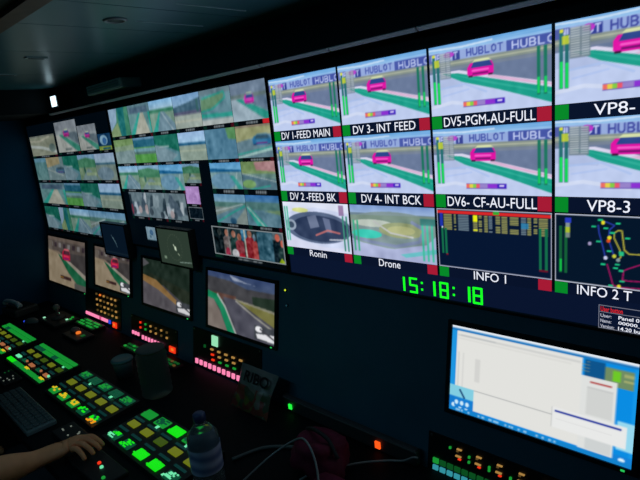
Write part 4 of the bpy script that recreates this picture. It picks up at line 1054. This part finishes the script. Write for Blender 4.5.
# fingers: four from the knuckle line, curled over the pad
dirx = Vector((.88, .42, 0)); side = Vector((-.42, .88, 0))
K = Vector((-.344, -.710, .655))
for i, (off, L, dz) in enumerate(((.030, .070, 0), (.010, .080, .003), (-.011, .074, .002), (-.031, .058, -.003))):
    b0 = K+side*off+Vector((0, 0, dz))
    sp_ = side*(off*.25)
    k0 = node(b0, (.0105, .0105), kn)
    k1 = node(b0+dirx*L*.45+sp_*.4+Vector((0, 0, .006)), .0095, k0)
    k2 = node(b0+dirx*L*.80+sp_*.7+Vector((0, 0, -.012)), .0085, k1)
    k3 = node(b0+dirx*L*.98+sp_+Vector((0, 0, -.030)), .0072, k2)
tb = node(wr and (Vector((-.385, -.765, .640))+side*.034), .0135, pm)
tb1 = node(Vector((-.365, -.690, .630)), .0115, tb)
tb2 = node(Vector((-.325, -.655, .625)), .009, tb1)
# left arm resting on the lap
shl = node((-.88, -1.09, sz+.50), .062, che)
ell = node((-.96, -1.02, sz+.27), .046, shl)
wrl = node((-.88, -.98, sz+.20), (.03, .026), ell)
pml = node((-.86, -.92, sz+.185), (.036, .02), wrl)
for i, off in enumerate((-.027, -.009, .009, .027)):
    a = node((-.85+off, -.885, sz+.182), .010, pml); b = node((-.848+off*1.1, -.855+(.004 if i in (1, 2) else 0), sz+.178), .0088, a); node((-.846+off*1.15, -.833+(.006 if i in (1, 2) else 0), sz+.168), .0075, b)
# legs
for s_ in (-1, 1):
    hp = node((-.70+s_*.10, -1.08, sz+.075), .085, pel)
    kn_ = node((-.70+s_*.13, -.70, sz+.085), .062, hp)
    ak = node((-.70+s_*.13, -.66, ZF+.09), .042, kn_)
    ft = node((-.70+s_*.14, -.56, ZF+.040), (.04, .028), ak)
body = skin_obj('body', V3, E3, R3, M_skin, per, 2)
# clothing: T-shirt and trousers as looser skins over the same skeleton
M_shirt = mat('black_tshirt', (.02, .022, .03), .85); M_trou = mat('dark_trousers', (.03, .035, .05), .85)
def sub(ids, extra, m, nm):
    mp = {j: i for i, j in enumerate(ids)}
    def ex(r): return (r[0]+extra, r[1]+extra) if isinstance(r, tuple) else (r+extra, r+extra)
    pts = [V3[j] for j in ids]; ed = [(mp[a], mp[b]) for a, b in E3 if a in mp and b in mp]
    return skin_obj(nm, pts, ed, [ex(R3[j]) for j in ids], m, per, 2)
sub([pel, bel, che, nek0, sh, ua, shl], .024, M_shirt, 'tshirt')
legs = [pel]+[i for i in range(pml+13, len(V3)) if V3[i].z > .0]
legs = [pel]+list(range(len(V3)-8, len(V3)))
sub([j for j in legs if j not in (len(V3)-1, len(V3)-5)], .020, M_trou, 'trousers')
hc = Vector((-.68, -1.045, sz+.79))-Vector((px0.x, px0.y, ZF))
blob('hair', mat('dark_hair', (.02, .014, .01), .7), per, (hc.x, hc.y-.02, hc.z+.03), (.088, .098, .078), 1.2, .05)
for s_ in (-1, 1):
    MB().lathe([(.003, -.011), (.011, -.004), (.011, .004), (.003, .011)], 12, (hc.x+s_*.03, hc.y+.086, hc.z-.02)).build('eye', mat('eye_white', (.6, .6, .6), .3), per, True)
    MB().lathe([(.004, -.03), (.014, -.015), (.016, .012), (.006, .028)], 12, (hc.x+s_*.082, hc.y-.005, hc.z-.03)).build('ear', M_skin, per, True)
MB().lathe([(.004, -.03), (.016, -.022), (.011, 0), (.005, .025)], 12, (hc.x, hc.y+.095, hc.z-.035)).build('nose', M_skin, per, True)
MB().box(hc.x-.024, hc.x+.024, hc.y+.078, hc.y+.092, hc.z-.086, hc.z-.076, .004).build('mouth', mat('lips', (.35, .12, .10), .5), per, True)
# chair
ch = thing('office_chair', 'black office chair under the seated person', 'chair', (-.70, -1.15, ZF))
MB().box(-.23, .23, -.2, .24, .385, .445, .025).build('seat', mat('chair_fabric', (.02, .02, .025), .9), ch)
MB().box(-.21, .21, -.30, -.25, .50, .98, .02).build('backrest', MATS['chair_fabric'], ch)
MB().tube([(0, -.20, .40), (0, -.27, .44), (0, -.29, .55)], .015).build('back_support', M_steel, ch)
MB().tube([(0, 0, .07), (0, 0, .385)], .025, 16).build('column', M_steel, ch, True)
for k in range(5):
    a = k*2*math.pi/5+.3
    l = MB().tube([(0, 0, .085), (.26*math.cos(a), .26*math.sin(a), .065)], .016).build('leg', M_case, ch)
    w_ = MB().lathe([(.02, 0), (.026, .008), (.026, .042), (.018, .05)], 14, (.26*math.cos(a), .26*math.sin(a), 0)).build('castor', M_case, l, True)

# ------------------------------------------------------------------ added fill light behind the camera, dim teal, in an invented casing
t = thing('added_fill_light', 'added dim teal fill light in a strip casing on the ceiling behind the viewer', 'lamp', (0.0, -1.5, ZC))
MB().box(-.62, .62, -.06, .06, -.03, 0, .006).build('housing', M_trim, t)
MB().box(-.60, .60, -.045, .045, -.034, -.0301).build('fill_panel', emat('fill_glow_teal', (90, 150, 165), 1.0), t)
L = bpy.data.lights.new('fill_area', 'AREA'); L.shape = 'RECTANGLE'; L.size = 1.2; L.size_y = .09; L.energy = 1.6; L.color = (.35, .80, 1.0)
lo_ = bpy.data.objects.new('fill_area', L); COL.objects.link(lo_); lo_.parent = t; lo_.location = (0, 0, -.038)

# world
w = bpy.data.worlds.new('world'); SC.world = w; w.use_nodes = True
w.node_tree.nodes['Background'].inputs[0].default_value = (.004, .010, .014, 1); w.node_tree.nodes['Background'].inputs[1].default_value = 1

# camera
cam = bpy.data.cameras.new('camera'); co = bpy.data.objects.new('camera', cam); COL.objects.link(co)
cam.sensor_width = 36; cam.lens = 515/640*36; cam.clip_start = .02
yaw, pit, rol = 0.7756322985, 0.2214865276, -0.1022388933
fw = Vector((-math.sin(yaw)*math.cos(pit), math.cos(yaw)*math.cos(pit), -math.sin(pit)))
rt = Vector((math.cos(yaw), math.sin(yaw), 0)); up = rt.cross(fw)
c_, s_ = math.cos(rol), math.sin(rol)
r2 = c_*rt+s_*up; u2 = -s_*rt+c_*up
Mx = Matrix((r2, u2, -fw)).transposed().to_4x4(); Mx.translation = Vector((1.34607533, -1.2, 1.6))
co.matrix_world = Mx
SC.camera = co
vs_ = SC.view_settings
vs_.view_transform = 'Standard'; vs_.look = 'None'; vs_.gamma = 1; vs_.exposure = 0; vs_.use_curve_mapping = False
